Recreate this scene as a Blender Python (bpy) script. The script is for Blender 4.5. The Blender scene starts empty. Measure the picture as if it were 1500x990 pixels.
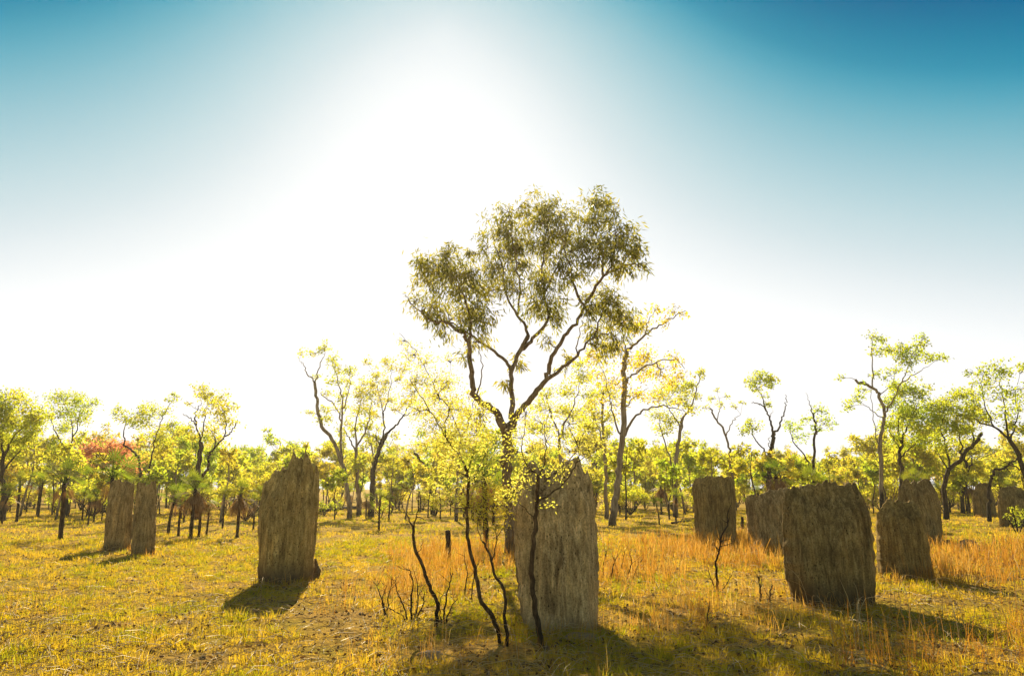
import bpy, math, random
import numpy as np
from mathutils import Vector

rng = np.random.default_rng(7)
random.seed(7)
scene = bpy.context.scene
col = scene.collection
PI = math.pi

# ------------------------------------------------------------------ camera geometry
F = 1100.0                    # focal length in photo pixels (photo 1500 x 990)
CAM_H = 1.6
PITCH = math.atan(220.0 / F)
CP, SP = math.cos(PITCH), math.sin(PITCH)


def ray(px, py):
    a = (px - 750.0) / F
    b = (495.0 - py) / F
    return np.array([a, CP - b * SP, b * CP + SP])


def P(px, py, Y):
    d = ray(px, py)
    t = Y / d[1]
    return np.array([d[0] * t, Y, CAM_H + d[2] * t])


def G(px, py):
    d = ray(px, py)
    t = -CAM_H / d[2]
    return np.array([d[0] * t, d[1] * t, 0.0])


SUN = ray(612, 100)
SUN = SUN / np.linalg.norm(SUN)
VEIL = ray(650, 40)
VEIL = VEIL / np.linalg.norm(VEIL)
SUN_EL = math.asin(SUN[2])
SUN_AZ = math.atan2(SUN[0], SUN[1])      # clockwise from +Y


# ------------------------------------------------------------------ noise
def _h(ix, iy, iz, s):
    h = (ix * 374761393 + iy * 668265263 + iz * 2147483647 + s * 1274126177) & 0xFFFFFFFF
    h = ((h ^ (h >> 13)) * 1274126177) & 0xFFFFFFFF
    h = h ^ (h >> 16)
    return (h & 0xFFFF) / 65535.0


def vnoise(x, y, z=0.0, s=0):
    x, y, z = np.broadcast_arrays(np.asarray(x, float), np.asarray(y, float), np.asarray(z, float))
    xi, yi, zi = np.floor(x).astype(np.int64), np.floor(y).astype(np.int64), np.floor(z).astype(np.int64)
    fx, fy, fz = x - xi, y - yi, z - zi
    fx, fy, fz = fx * fx * (3 - 2 * fx), fy * fy * (3 - 2 * fy), fz * fz * (3 - 2 * fz)
    r = 0
    for dx in (0, 1):
        for dy in (0, 1):
            for dz in (0, 1):
                w = (fx if dx else 1 - fx) * (fy if dy else 1 - fy) * (fz if dz else 1 - fz)
                r = r + w * _h(xi + dx, yi + dy, zi + dz, s)
    return r * 2 - 1


def fbm(x, y, z=0.0, s=0, o=4):
    r, a = 0, 0.5
    for k in range(o):
        f = 2 ** k
        r = r + a * vnoise(np.asarray(x) * f, np.asarray(y) * f, np.asarray(z) * f, s + k * 17)
        a *= 0.5
    return r


def gh(x, y):
    return 0.06 * fbm(np.asarray(x) * 0.35, np.asarray(y) * 0.35, 0.3, 5, 3) + 0.02 * vnoise(np.asarray(x) * 2.2, np.asarray(y) * 2.2, 0.5, 9)


# ------------------------------------------------------------------ mesh building
class MB:
    """collects vertices, faces (quads or tris) and a per-vertex tint; build() links ONE mesh object"""

    def __init__(self):
        self.v, self.q, self.t, self.c = [], [], [], []
        self.n = 0

    def add(self, v, quads=None, tris=None, tint=0.5):
        v = np.asarray(v, float).reshape(-1, 3)
        if quads is not None and len(quads):
            self.q.append(np.asarray(quads, np.int64).reshape(-1, 4) + self.n)
        if tris is not None and len(tris):
            self.t.append(np.asarray(tris, np.int64).reshape(-1, 3) + self.n)
        self.v.append(v)
        self.c.append(np.broadcast_to(np.asarray(tint, float), (len(v),)).copy())
        self.n += len(v)

    def mesh(self, name, mat, origin=(0, 0, 0), smooth=False):
        me = bpy.data.meshes.new(name)
        v = np.concatenate(self.v) - np.asarray(origin)
        q = np.concatenate(self.q) if self.q else np.zeros((0, 4), np.int64)
        t = np.concatenate(self.t) if self.t else np.zeros((0, 3), np.int64)
        loops = np.concatenate([q.ravel(), t.ravel()]).astype(np.int32)
        sizes = np.concatenate([np.full(len(q), 4), np.full(len(t), 3)]).astype(np.int32)
        starts = np.concatenate([[0], np.cumsum(sizes)[:-1]]).astype(np.int32)
        me.vertices.add(len(v))
        me.vertices.foreach_set('co', v.astype(np.float32).ravel())
        me.loops.add(len(loops))
        me.loops.foreach_set('vertex_index', loops)
        me.polygons.add(len(sizes))
        me.polygons.foreach_set('loop_start', starts)
        if smooth:
            me.polygons.foreach_set('use_smooth', np.ones(len(sizes), bool))
        at = me.attributes.new('tint', 'FLOAT', 'POINT')
        at.data.foreach_set('value', np.concatenate(self.c).astype(np.float32))
        me.update(calc_edges=True)
        me.validate()
        me.materials.append(mat)
        return me

    def build(self, name, mat, parent=None, origin=(0, 0, 0), smooth=False):
        o = bpy.data.objects.new(name, self.mesh(name, mat, origin, smooth))
        col.objects.link(o)
        if parent is not None:
            o.parent = parent
        else:
            o.location = origin
        return o


def smooth_path(pts, n=4):
    """Catmull-Rom through pts"""
    p = np.asarray(pts, float)
    if len(p) < 3:
        k = np.linspace(0, 1, n + 1)[:, None]
        return p[0] * (1 - k) + p[-1] * k
    e = np.vstack([2 * p[0] - p[1], p, 2 * p[-1] - p[-2]])
    out = []
    for i in range(1, len(e) - 2):
        for t in np.linspace(0, 1, n, endpoint=False):
            a, b, c, d = e[i - 1], e[i], e[i + 1], e[i + 2]
            out.append(0.5 * (2 * b + (c - a) * t + (2 * a - 5 * b + 4 * c - d) * t * t + (3 * b - a - 3 * c + d) * t ** 3))
    out.append(p[-1])
    return np.array(out)


def tube(mb, pts, rad, sides=7, tint=0.5, rough=0.0, cap=True):
    p = np.asarray(pts, float)
    n = len(p)
    rad = np.broadcast_to(np.asarray(rad, float), (n,)).copy()
    tg = np.gradient(p, axis=0)
    tg /= np.linalg.norm(tg, axis=1)[:, None] + 1e-9
    ref = np.array([0.31, 0.95, 0.05])
    nn = []
    for i in range(n):
        r = ref - tg[i] * ref.dot(tg[i])
        r /= np.linalg.norm(r) + 1e-9
        nn.append(r)
        ref = r
    nn = np.array(nn)
    bb = np.cross(tg, nn)
    a = np.arange(sides) * 2 * PI / sides
    rr = rad[:, None] * (1 + (rough * (rng.random((n, sides)) - 0.5) if rough else 0))
    v = p[:, None, :] + rr[..., None] * (np.cos(a)[None, :, None] * nn[:, None, :] + np.sin(a)[None, :, None] * bb[:, None, :])
    i = np.arange(n - 1)[:, None] * sides
    j = np.arange(sides)[None, :]
    k = (j + 1) % sides
    q = np.stack([i + j, i + k, i + sides + k, i + sides + j], -1).reshape(-1, 4)
    v = v.reshape(-1, 3)
    if cap:
        m = len(v)
        v = np.vstack([v, p[-1] + tg[-1] * rad[-1] * 0.4])
        tr = np.stack([np.arange(sides) + (n - 1) * sides, (np.arange(sides) + 1) % sides + (n - 1) * sides, np.full(sides, m)], -1)
    else:
        tr = None
    mb.add(v, q, tr, tint)


def unit(v):
    return v / (np.linalg.norm(v, axis=-1, keepdims=True) + 1e-9)


def leaves(mb, c, d, L, W, tint=None, fold=0.0):
    """kite-shaped leaves: base at c, pointing along d"""
    n = len(c)
    if n == 0:
        return
    d = unit(d)
    s = unit(np.cross(d, rng.normal(size=(n, 3))))
    L = np.broadcast_to(L, (n,))[:, None] * (0.65 + 0.7 * rng.random((n, 1)))
    W = np.broadcast_to(W, (n,))[:, None] * (0.7 + 0.6 * rng.random((n, 1)))
    nrm = np.cross(d, s)
    mid = c + d * L * 0.42 + nrm * L * 0.06
    v = np.stack([c, mid + s * W * 0.5, c + d * L, mid - s * W * 0.5], 1).reshape(-1, 3)
    q = np.arange(4 * n).reshape(-1, 4)
    if tint is None:
        tint = rng.random(n)
    mb.add(v, q, None, np.repeat(np.broadcast_to(tint, (n,)), 4))


def rand_dir(n):
    return unit(rng.normal(size=(n, 3)))


def rand_ball(n, p=0.45):
    return rand_dir(n) * (rng.random((n, 1)) ** p)


# ------------------------------------------------------------------ tagging
def tag(o, label, cat, group=None, kind=None):
    if label:
        o['label'] = label
    if cat:
        o['category'] = cat
    if group:
        o['group'] = group
    if kind:
        o['kind'] = kind
    return o


def empty(name, loc):
    o = bpy.data.objects.new(name, None)
    o.empty_display_size = 0.2
    o.location = loc
    col.objects.link(o)
    return o


def copy_thing(o, loc, rz=0.0, sc=1.0, label=None, group=None):
    r = o.copy()
    col.objects.link(r)
    r.location = loc
    r.rotation_euler = (0, 0, rz)
    r.scale = (sc, sc, sc)
    if label:
        r['label'] = label
    if group:
        r['group'] = group
    for ch in list(o.children):
        c = ch.copy()
        col.objects.link(c)
        c.parent = r
    return r


# ------------------------------------------------------------------ materials
def nodes(name):
    m = bpy.data.materials.new(name)
    m.use_nodes = True
    nt = m.node_tree
    nt.nodes.clear()
    out = nt.nodes.new('ShaderNodeOutputMaterial')
    return m, nt, out


def N(nt, t, **kw):
    n = nt.nodes.new(t)
    for k, v in kw.items():
        if k in n.inputs:
            n.inputs[k].default_value = v
        else:
            setattr(n, k, v)
    return n


def ramp(nt, fac, stops):
    r = nt.nodes.new('ShaderNodeValToRGB')
    e = r.color_ramp.elements
    while len(e) < len(stops):
        e.new(0.5)
    for i, (p, c) in enumerate(stops):
        e[i].position = p
        e[i].color = (c[0], c[1], c[2], 1) if len(c) == 3 else c
    nt.links.new(fac, r.inputs[0])
    return r.outputs[0]


def mix(nt, fac, a, b, mode='MIX'):
    m = nt.nodes.new('ShaderNodeMix')
    m.data_type = 'RGBA'
    m.blend_type = mode
    for s, v in ((m.inputs[0], fac), (m.inputs[6], a), (m.inputs[7], b)):
        if hasattr(v, 'is_output'):
            nt.links.new(v, s)
        elif isinstance(v, (int, float)):
            s.default_value = v if s == m.inputs[0] else (v, v, v, 1)
        else:
            s.default_value = (v[0], v[1], v[2], 1)
    return m.outputs[2]


def leaf_mat(name, stops, trans, tfac=0.5, objvar=0.12, rough=0.5, spec=0.3):
    """leaf: reflecting colour from the per-leaf tint, light shining through it in the transmitted colour"""
    m, nt, out = nodes(name)
    at = N(nt, 'ShaderNodeAttribute', attribute_name='tint')
    oi = N(nt, 'ShaderNodeObjectInfo')
    c = ramp(nt, at.outputs['Fac'], stops)
    tr = ramp(nt, at.outputs['Fac'], trans)
    hs = N(nt, 'ShaderNodeHueSaturation')
    mr = N(nt, 'ShaderNodeMapRange')
    mr.inputs['To Min'].default_value = 0.5 - objvar * 0.22
    mr.inputs['To Max'].default_value = 0.5 + objvar * 0.16
    nt.links.new(oi.outputs['Random'], mr.inputs['Value'])
    nt.links.new(mr.outputs[0], hs.inputs['Hue'])
    nt.links.new(c, hs.inputs['Color'])
    hs2 = N(nt, 'ShaderNodeHueSaturation')
    nt.links.new(mr.outputs[0], hs2.inputs['Hue'])
    nt.links.new(tr, hs2.inputs['Color'])
    b = N(nt, 'ShaderNodeBsdfPrincipled')
    b.inputs['Roughness'].default_value = rough
    b.inputs['Specular IOR Level'].default_value = spec * 0.5
    nt.links.new(hs.outputs[0], b.inputs['Base Color'])
    t = N(nt, 'ShaderNodeBsdfTranslucent')
    nt.links.new(hs2.outputs[0], t.inputs['Color'])
    ms = N(nt, 'ShaderNodeMixShader')
    ms.inputs[0].default_value = tfac
    nt.links.new(b.outputs[0], ms.inputs[1])
    nt.links.new(t.outputs[0], ms.inputs[2])
    nt.links.new(ms.outputs[0], out.inputs[0])
    return m


def bark_mat(name, a, b, char=None, scale=14.0):
    """bark with long fissures; char = height in metres up to which old fire has blackened it"""
    m, nt, out = nodes(name)
    tc = N(nt, 'ShaderNodeTexCoord')
    mp = N(nt, 'ShaderNodeMapping')
    mp.inputs['Scale'].default_value = (1, 1, 0.22)
    nt.links.new(tc.outputs['Object'], mp.inputs['Vector'])
    nz = N(nt, 'ShaderNodeTexNoise', Scale=scale, Detail=6.0, Roughness=0.65)
    nt.links.new(mp.outputs[0], nz.inputs['Vector'])
    c = ramp(nt, nz.outputs['Fac'], [(0.3, [x * 0.55 for x in a]), (0.48, a), (0.7, b)])
    if char:
        sx = N(nt, 'ShaderNodeSeparateXYZ')
        nt.links.new(tc.outputs['Object'], sx.inputs[0])
        n2 = N(nt, 'ShaderNodeTexNoise', Scale=2.2, Detail=4.0)
        nt.links.new(tc.outputs['Object'], n2.inputs['Vector'])
        ad = N(nt, 'ShaderNodeMath', operation='MULTIPLY_ADD')
        nt.links.new(n2.outputs['Fac'], ad.inputs[0])
        ad.inputs[1].default_value = 1.6
        nt.links.new(sx.outputs[2], ad.inputs[2])
        mr = N(nt, 'ShaderNodeMapRange')
        mr.inputs['From Min'].default_value = char + 0.5
        mr.inputs['From Max'].default_value = char + 1.1
        nt.links.new(ad.outputs[0], mr.inputs['Value'])
        c = mix(nt, mr.outputs[0], (0.018, 0.014, 0.011), c)
    p = N(nt, 'ShaderNodeBsdfPrincipled')
    p.inputs['Roughness'].default_value = 0.9
    p.inputs['Specular IOR Level'].default_value = 0.15
    nt.links.new(c, p.inputs['Base Color'])
    bp = N(nt, 'ShaderNodeBump', Strength=0.7, Distance=0.03)
    nt.links.new(nz.outputs['Fac'], bp.inputs['Height'])
    nt.links.new(bp.outputs[0], p.inputs['Normal'])
    nt.links.new(p.outputs[0], out.inputs[0])
    return m


def mound_mat(name, lo, mid, hi, foot, foot_h, seed):
    m, nt, out = nodes(name)
    tc = N(nt, 'ShaderNodeTexCoord')
    off = N(nt, 'ShaderNodeMapping')
    off.inputs['Location'].default_value = (seed * 3.1, seed * 1.7, seed * 0.9)
    nt.links.new(tc.outputs['Object'], off.inputs['Vector'])
    st = N(nt, 'ShaderNodeMapping')
    st.inputs['Scale'].default_value = (1.0, 1.0, 0.11)
    nt.links.new(off.outputs[0], st.inputs['Vector'])
    n1 = N(nt, 'ShaderNodeTexNoise', Scale=26.0, Detail=8.0, Roughness=0.7)      # vertical runnels
    nt.links.new(st.outputs[0], n1.inputs['Vector'])
    n2 = N(nt, 'ShaderNodeTexNoise', Scale=2.6, Detail=6.0, Roughness=0.6)       # broad blotches
    nt.links.new(off.outputs[0], n2.inputs['Vector'])
    n3 = N(nt, 'ShaderNodeTexNoise', Scale=48.0, Detail=6.0, Roughness=0.75)     # grain
    nt.links.new(off.outputs[0], n3.inputs['Vector'])
    vo = N(nt, 'ShaderNodeTexVoronoi', Scale=27.0)                               # termite holes
    hm = N(nt, 'ShaderNodeMapping')
    hm.inputs['Scale'].default_value = (1, 1, 0.55)
    nt.links.new(off.outputs[0], hm.inputs['Vector'])
    nt.links.new(hm.outputs[0], vo.inputs['Vector'])
    c = ramp(nt, n1.outputs['Fac'], [(0.32, lo), (0.52, mid), (0.72, hi)])
    st2 = N(nt, 'ShaderNodeMapping')
    st2.inputs['Scale'].default_value = (1.0, 1.0, 0.16)
    nt.links.new(off.outputs[0], st2.inputs['Vector'])
    n5 = N(nt, 'ShaderNodeTexNoise', Scale=7.0, Detail=7.0, Roughness=0.6, Distortion=0.6)      # weathered bands and seams
    nt.links.new(st2.outputs[0], n5.inputs['Vector'])
    c = mix(nt, 1.0, c, ramp(nt, n5.outputs['Fac'], [(0.34, (0.5, 0.48, 0.47)), (0.47, (1, 1, 1)), (0.55, (1, 1, 1)), (0.7, (1.5, 1.45, 1.35))]), 'MULTIPLY')
    c2 = ramp(nt, n2.outputs['Fac'], [(0.3, (0.62, 0.6, 0.58)), (0.5, (1, 1, 1)), (0.72, (1.25, 1.2, 1.1))])
    c = mix(nt, 1.0, c, c2, 'MULTIPLY')
    c3 = ramp(nt, n3.outputs['Fac'], [(0.33, (0.42, 0.4, 0.38)), (0.5, (1, 1, 1)), (0.68, (1.3, 1.27, 1.22))])
    c = mix(nt, 1.0, c, c3, 'MULTIPLY')
    ho = ramp(nt, vo.outputs['Distance'], [(0.12, (0.10, 0.09, 0.08)), (0.30, (1, 1, 1))])
    n4 = N(nt, 'ShaderNodeTexNoise', Scale=5.0, Detail=3.0)
    nt.links.new(off.outputs[0], n4.inputs['Vector'])
    hmask = ramp(nt, n4.outputs['Fac'], [(0.42, (0, 0, 0)), (0.6, (1, 1, 1))])
    c = mix(nt, hmask, c, mix(nt, 1.0, c, ho, 'MULTIPLY'))
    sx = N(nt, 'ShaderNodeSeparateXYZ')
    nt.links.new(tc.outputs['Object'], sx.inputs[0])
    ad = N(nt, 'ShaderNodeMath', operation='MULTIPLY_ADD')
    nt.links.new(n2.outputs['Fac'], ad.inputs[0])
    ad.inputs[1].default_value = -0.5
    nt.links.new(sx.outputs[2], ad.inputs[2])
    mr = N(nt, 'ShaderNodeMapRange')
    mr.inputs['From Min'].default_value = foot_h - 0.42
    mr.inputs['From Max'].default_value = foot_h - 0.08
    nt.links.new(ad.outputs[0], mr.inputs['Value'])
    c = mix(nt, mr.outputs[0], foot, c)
    p = N(nt, 'ShaderNodeBsdfPrincipled')
    p.inputs['Roughness'].default_value = 0.95
    p.inputs['Specular IOR Level'].default_value = 0.1
    nt.links.new(c, p.inputs['Base Color'])
    hgt = mix(nt, 0.5, n1.outputs['Fac'], n3.outputs['Fac'])
    hgt = mix(nt, 0.6, hgt, mix(nt, hmask, (1, 1, 1), ho), 'MULTIPLY')
    bp = N(nt, 'ShaderNodeBump', Strength=0.9, Distance=0.028)
    nt.links.new(hgt, bp.inputs['Height'])
    nt.links.new(bp.outputs[0], p.inputs['Normal'])
    nt.links.new(p.outputs[0], out.inputs[0])
    return m


def ground_mat():
    m, nt, out = nodes('ground_soil')
    tc = N(nt, 'ShaderNodeTexCoord')
    n1 = N(nt, 'ShaderNodeTexNoise', Scale=0.7, Detail=8.0, Roughness=0.62)
    n2 = N(nt, 'ShaderNodeTexNoise', Scale=9.0, Detail=8.0, Roughness=0.7)
    n3 = N(nt, 'ShaderNodeTexNoise', Scale=45.0, Detail=6.0, Roughness=0.75)
    n4 = N(nt, 'ShaderNodeTexNoise', Scale=3.0, Detail=6.0, Roughness=0.7)
    for n in (n1, n2, n3, n4):
        nt.links.new(tc.outputs['Object'], n.inputs['Vector'])
    a = ramp(nt, n1.outputs['Fac'], [(0.36, (0.37, 0.235, 0.065)), (0.5, (0.36, 0.24, 0.035)), (0.62, (0.30, 0.235, 0.025))])
    b = ramp(nt, n2.outputs['Fac'], [(0.34, (0.3, 0.26, 0.2)), (0.48, (1, 1, 1)), (0.68, (1.35, 1.3, 1.2))])
    c = mix(nt, 1.0, a, b, 'MULTIPLY')
    d = ramp(nt, n4.outputs['Fac'], [(0.56, (0, 0, 0)), (0.68, (1, 1, 1))])
    c = mix(nt, d, c, (0.07, 0.05, 0.022))
    e = ramp(nt, n3.outputs['Fac'], [(0.34, (0.35, 0.32, 0.28)), (0.5, (1, 1, 1)), (0.7, (1.35, 1.3, 1.2))])
    c = mix(nt, 0.9, c, e, 'MULTIPLY')
    p = N(nt, 'ShaderNodeBsdfPrincipled')
    p.inputs['Roughness'].default_value = 1.0
    p.inputs['Specular IOR Level'].default_value = 0.05
    nt.links.new(c, p.inputs['Base Color'])
    h = mix(nt, 0.5, n2.outputs['Fac'], n3.outputs['Fac'])
    bp = N(nt, 'ShaderNodeBump', Strength=0.9, Distance=0.06)
    nt.links.new(h, bp.inputs['Height'])
    nt.links.new(bp.outputs[0], p.inputs['Normal'])
    nt.links.new(p.outputs[0], out.inputs[0])
    return m


def plain_mat(name, a, b, scale=18.0, rough=0.9):
    m, nt, out = nodes(name)
    tc = N(nt, 'ShaderNodeTexCoord')
    nz = N(nt, 'ShaderNodeTexNoise', Scale=scale, Detail=6.0, Roughness=0.7)
    nt.links.new(tc.outputs['Object'], nz.inputs['Vector'])
    c = ramp(nt, nz.outputs['Fac'], [(0.35, a), (0.68, b)])
    p = N(nt, 'ShaderNodeBsdfPrincipled')
    p.inputs['Roughness'].default_value = rough
    p.inputs['Specular IOR Level'].default_value = 0.2
    nt.links.new(c, p.inputs['Base Color'])
    bp = N(nt, 'ShaderNodeBump', Strength=0.8, Distance=0.03)
    nt.links.new(nz.outputs['Fac'], bp.inputs['Height'])
    nt.links.new(bp.outputs[0], p.inputs['Normal'])
    nt.links.new(p.outputs[0], out.inputs[0])
    return m


M = dict(
    ground=ground_mat(),
    eucalypt=leaf_mat('eucalypt_leaf', [(0, (0.05, 0.065, 0.012)), (0.6, (0.09, 0.10, 0.02)), (1, (0.14, 0.13, 0.025))],
                      [(0, (0.20, 0.24, 0.02)), (0.6, (0.44, 0.42, 0.03)), (1, (0.78, 0.68, 0.05))], 0.56, 0.0, 0.4, 0.4),
    sapleaf=leaf_mat('sapling_leaf', [(0, (0.14, 0.15, 0.03)), (1, (0.24, 0.22, 0.05))],
                     [(0, (0.7, 0.72, 0.08)), (1, (0.95, 0.86, 0.16))], 0.68, 0.0, 0.5, 0.3),
    yellow=leaf_mat('yellow_green_leaf', [(0, (0.10, 0.11, 0.012)), (0.6, (0.16, 0.155, 0.016)), (1, (0.22, 0.18, 0.02))],
                    [(0, (0.46, 0.54, 0.035)), (0.6, (0.74, 0.70, 0.05)), (1, (0.86, 0.72, 0.06))], 0.66, 0.1),
    green=leaf_mat('bright_green_leaf', [(0, (0.06, 0.095, 0.012)), (0.6, (0.11, 0.14, 0.016)), (1, (0.17, 0.16, 0.02))],
                   [(0, (0.38, 0.56, 0.03)), (0.6, (0.62, 0.72, 0.04)), (1, (0.82, 0.76, 0.05))], 0.66, 0.08),
    orange=leaf_mat('orange_leaf', [(0, (0.15, 0.14, 0.015)), (0.7, (0.21, 0.16, 0.018)), (1, (0.26, 0.13, 0.025))],
                    [(0, (0.78, 0.76, 0.05)), (0.7, (0.9, 0.76, 0.06)), (1, (0.9, 0.55, 0.09))], 0.66, 0.03),
    red=leaf_mat('red_leaf', [(0, (0.22, 0.11, 0.05)), (1, (0.26, 0.07, 0.05))],
                 [(0, (0.85, 0.46, 0.16)), (1, (0.85, 0.3, 0.2))], 0.62, 0.0),
    frond=leaf_mat('palm_frond', [(0, (0.06, 0.09, 0.015)), (1, (0.12, 0.14, 0.025))],
                   [(0, (0.17, 0.27, 0.02)), (1, (0.38, 0.42, 0.03))], 0.5, 0.1, 0.75, 0.12),
    dead=leaf_mat('dead_frond', [(0, (0.10, 0.055, 0.025)), (1, (0.26, 0.16, 0.075))],
                  [(0, (0.18, 0.085, 0.025)), (1, (0.36, 0.2, 0.07))], 0.4, 0.05, 0.6, 0.25),
    grass=leaf_mat('short_grass', [(0, (0.10, 0.11, 0.010)), (0.4, (0.25, 0.185, 0.02)), (1, (0.42, 0.29, 0.05))],
                   [(0, (0.46, 0.48, 0.015)), (0.4, (0.82, 0.61, 0.02)), (1, (0.86, 0.58, 0.05))], 0.5, 0.0, 0.6, 0.2),
    dry=leaf_mat('dry_grass', [(0, (0.20, 0.10, 0.025)), (0.6, (0.32, 0.18, 0.04)), (1, (0.45, 0.33, 0.13))],
                 [(0, (0.5, 0.22, 0.025)), (0.6, (0.7, 0.37, 0.045)), (1, (0.78, 0.54, 0.15))], 0.48, 0.0, 0.55, 0.3),
    straw=leaf_mat('straw', [(0, (0.34, 0.22, 0.09)), (1, (0.55, 0.44, 0.26))],
                   [(0, (0.4, 0.26, 0.09)), (1, (0.5, 0.4, 0.2))], 0.25, 0.0, 0.45, 0.4),
    litter=leaf_mat('leaf_litter', [(0, (0.045, 0.03, 0.016)), (1, (0.17, 0.095, 0.04))],
                    [(0, (0.06, 0.03, 0.01)), (1, (0.18, 0.09, 0.03))], 0.2, 0.0, 0.6, 0.2),
    bark_main=bark_mat('brown_bark', (0.17, 0.115, 0.07), (0.34, 0.25, 0.17), 0.2),
    bark_pale=bark_mat('pale_bark', (0.22, 0.165, 0.125), (0.4, 0.32, 0.26), 0.3, 8.0),
    bark_dark=bark_mat('dark_bark', (0.04, 0.028, 0.02), (0.12, 0.085, 0.06), 0.8),
    bark_burnt=bark_mat('pale_bark_burnt_foot', (0.22, 0.17, 0.13), (0.4, 0.33, 0.27), 1.5, 8.0),
    bark_palm=bark_mat('palm_trunk', (0.028, 0.018, 0.012), (0.085, 0.05, 0.03), None, 20.0),
    bark_sap=bark_mat('charred_sapling_bark', (0.075, 0.045, 0.026), (0.2, 0.135, 0.08), 0.35, 30.0),
    char=plain_mat('charred_wood', (0.012, 0.01, 0.009), (0.07, 0.045, 0.03), 30.0),
    rock=plain_mat('rock', (0.16, 0.115, 0.085), (0.33, 0.25, 0.19), 7.0),
    pale_rock=plain_mat('pale_rock', (0.3, 0.23, 0.17), (0.5, 0.42, 0.33), 9.0),
    clod=plain_mat('soil_clod', (0.09, 0.06, 0.035), (0.2, 0.14, 0.08), 14.0),
)

# ------------------------------------------------------------------ ground sheet
gx = np.concatenate([[-900, -500, -250, -120, -70], np.linspace(-40, 40, 161), [70, 120, 250, 500, 900]])
gy = np.concatenate([[-300, -100, -40, -10], np.linspace(0, 60, 151), [75, 100, 150, 250, 500, 1000]])
X, Y = np.meshgrid(gx, gy)
Z = np.where((np.abs(X) < 60) & (Y < 70) & (Y > -5), gh(X, Y), 0.0)
gb = MB()
ny, nx = X.shape
idx = np.arange(ny * nx).reshape(ny, nx)
gb.add(np.stack([X, Y, Z], -1), np.stack([idx[:-1, :-1], idx[:-1, 1:], idx[1:, 1:], idx[1:, :-1]], -1).reshape(-1, 4))
tag(gb.build('ground', M['ground'], smooth=True), 'dry savanna ground with bare soil showing between grass', 'ground', kind='structure')


def on_ground(px, py):
    g = G(px, py)
    g[2] = float(gh(g[0], g[1]))
    return g


# ------------------------------------------------------------------ termite mounds
def mound(label, mat, base, left, right, top, thick, seed, ridge=0.03, lean=0.0):
    """left/right: [(py, px)] bottom to top; top: [(px, py)] left to right"""
    cx = 0.5 * (left[0][1] + right[0][1])
    org = on_ground(cx, base)
    D = org[1] + thick * 0.55                  # the slab's middle plane stands behind its front foot
    org[1] = D
    w = lambda px, py: P(px, py, D)
    Lz = sorted([(w(x, y)[2], w(x, y)[0]) for y, x in left])
    Rz = sorted([(w(x, y)[2], w(x, y)[0]) for y, x in right])
    tp = np.array([w(x, y) for x, y in top])
    nu, nv = 200, 150
    u = np.linspace(0, 1, nu)
    lz, lx = np.array(Lz).T
    rz, rx = np.array(Rz).T
    H = tp[:, 2].max()
    xt0, xt1 = tp[0, 0], tp[-1, 0]
    xt = xt0 + (xt1 - xt0) * u
    zt = np.interp(xt, tp[:, 0], tp[:, 2])
    zt = zt + 0.035 * vnoise(xt * 17, seed, 0, 3) + 0.02 * vnoise(xt * 43, seed, 0, 4)
    v = np.linspace(0, 1, nv)
    V, U = np.meshgrid(v, u, indexing='ij')
    z0 = -0.15
    Zg = z0 + V * (zt[None, :] - z0)
    Xg = np.interp(Zg, lz, lx) * (1 - U) + np.interp(Zg, rz, rx) * U
    # above the listed edges run the side edges into the top corners
    ztl = np.clip(Zg / H, 0, 1)
    s = np.clip(1 - np.abs(2 * U - 1) ** 3.2, 0, 1) ** 0.5
    topin = np.clip((zt[None, :] - Zg) / (0.22 * H), 0, 1) ** 0.6
    T = thick * 0.5 * s * (1 - 0.68 * ztl ** 1.2) * (0.1 + 0.9 * topin)
    verts, quads = [], []
    for side in (-1, 1):
        o = seed * 11 + side * 5
        r = 1.05 * ridge * (1.0 * vnoise(Xg * 7 + 0.6 * Zg, Zg * 0.55, o, 1) + 0.7 * vnoise(Xg * 19, Zg * 1.4, o, 2)
                     + 0.45 * fbm(Xg * 30, Zg * 9, o, 3, 3))
        fin = 1 - np.abs(vnoise(Xg * 3.6 + 0.25 * vnoise(Zg * 2, 0, o, 4), Zg * 0.45, o, 12))
        r += 0.05 * (fin ** 3 - 0.35) + 0.05 * vnoise(Xg * 1.7, Zg * 1.2, o, 6)
        r += 0.10 * np.exp(-np.clip(Zg, 0, 9) / 0.13) * (0.6 + 0.8 * vnoise(Xg * 3, 0, o, 14))
        r = r * (0.15 + 0.85 * s * topin)
        Yg = D + side * (T + r) + lean * Zg
        ex = 0.018 * vnoise(Zg * 9, o, U * 3, 8) * np.abs(2 * U - 1) ** 4 + 0.008 * vnoise(Zg * 31, 1, U * 3, 9) * np.abs(2 * U - 1) ** 4
        verts.append(np.stack([Xg + ex, Yg, Zg], -1).reshape(-1, 3))
    vv = np.concatenate(verts)
    id0 = np.arange(nv * nu).reshape(nv, nu)
    id1 = id0 + nv * nu
    qf = np.stack([id0[:-1, :-1], id0[:-1, 1:], id0[1:, 1:], id0[1:, :-1]], -1).reshape(-1, 4)
    qb = np.stack([id1[:-1, :-1], id1[1:, :-1], id1[1:, 1:], id1[:-1, 1:]], -1).reshape(-1, 4)
    ql = np.stack([id0[:-1, 0], id0[1:, 0], id1[1:, 0], id1[:-1, 0]], -1)
    qr = np.stack([id0[:-1, -1], id1[:-1, -1], id1[1:, -1], id0[1:, -1]], -1)
    qt = np.stack([id0[-1, :-1], id0[-1, 1:], id1[-1, 1:], id1[-1, :-1]], -1)
    mb = MB()
    mb.add(vv, np.concatenate([qf, qb, ql, qr, qt]))
    o = mb.build('termite_mound', mat, origin=org, smooth=True)
    tag(o, label, 'termite mound', 'grey-brown slab-shaped termite mounds')
    return o


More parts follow.
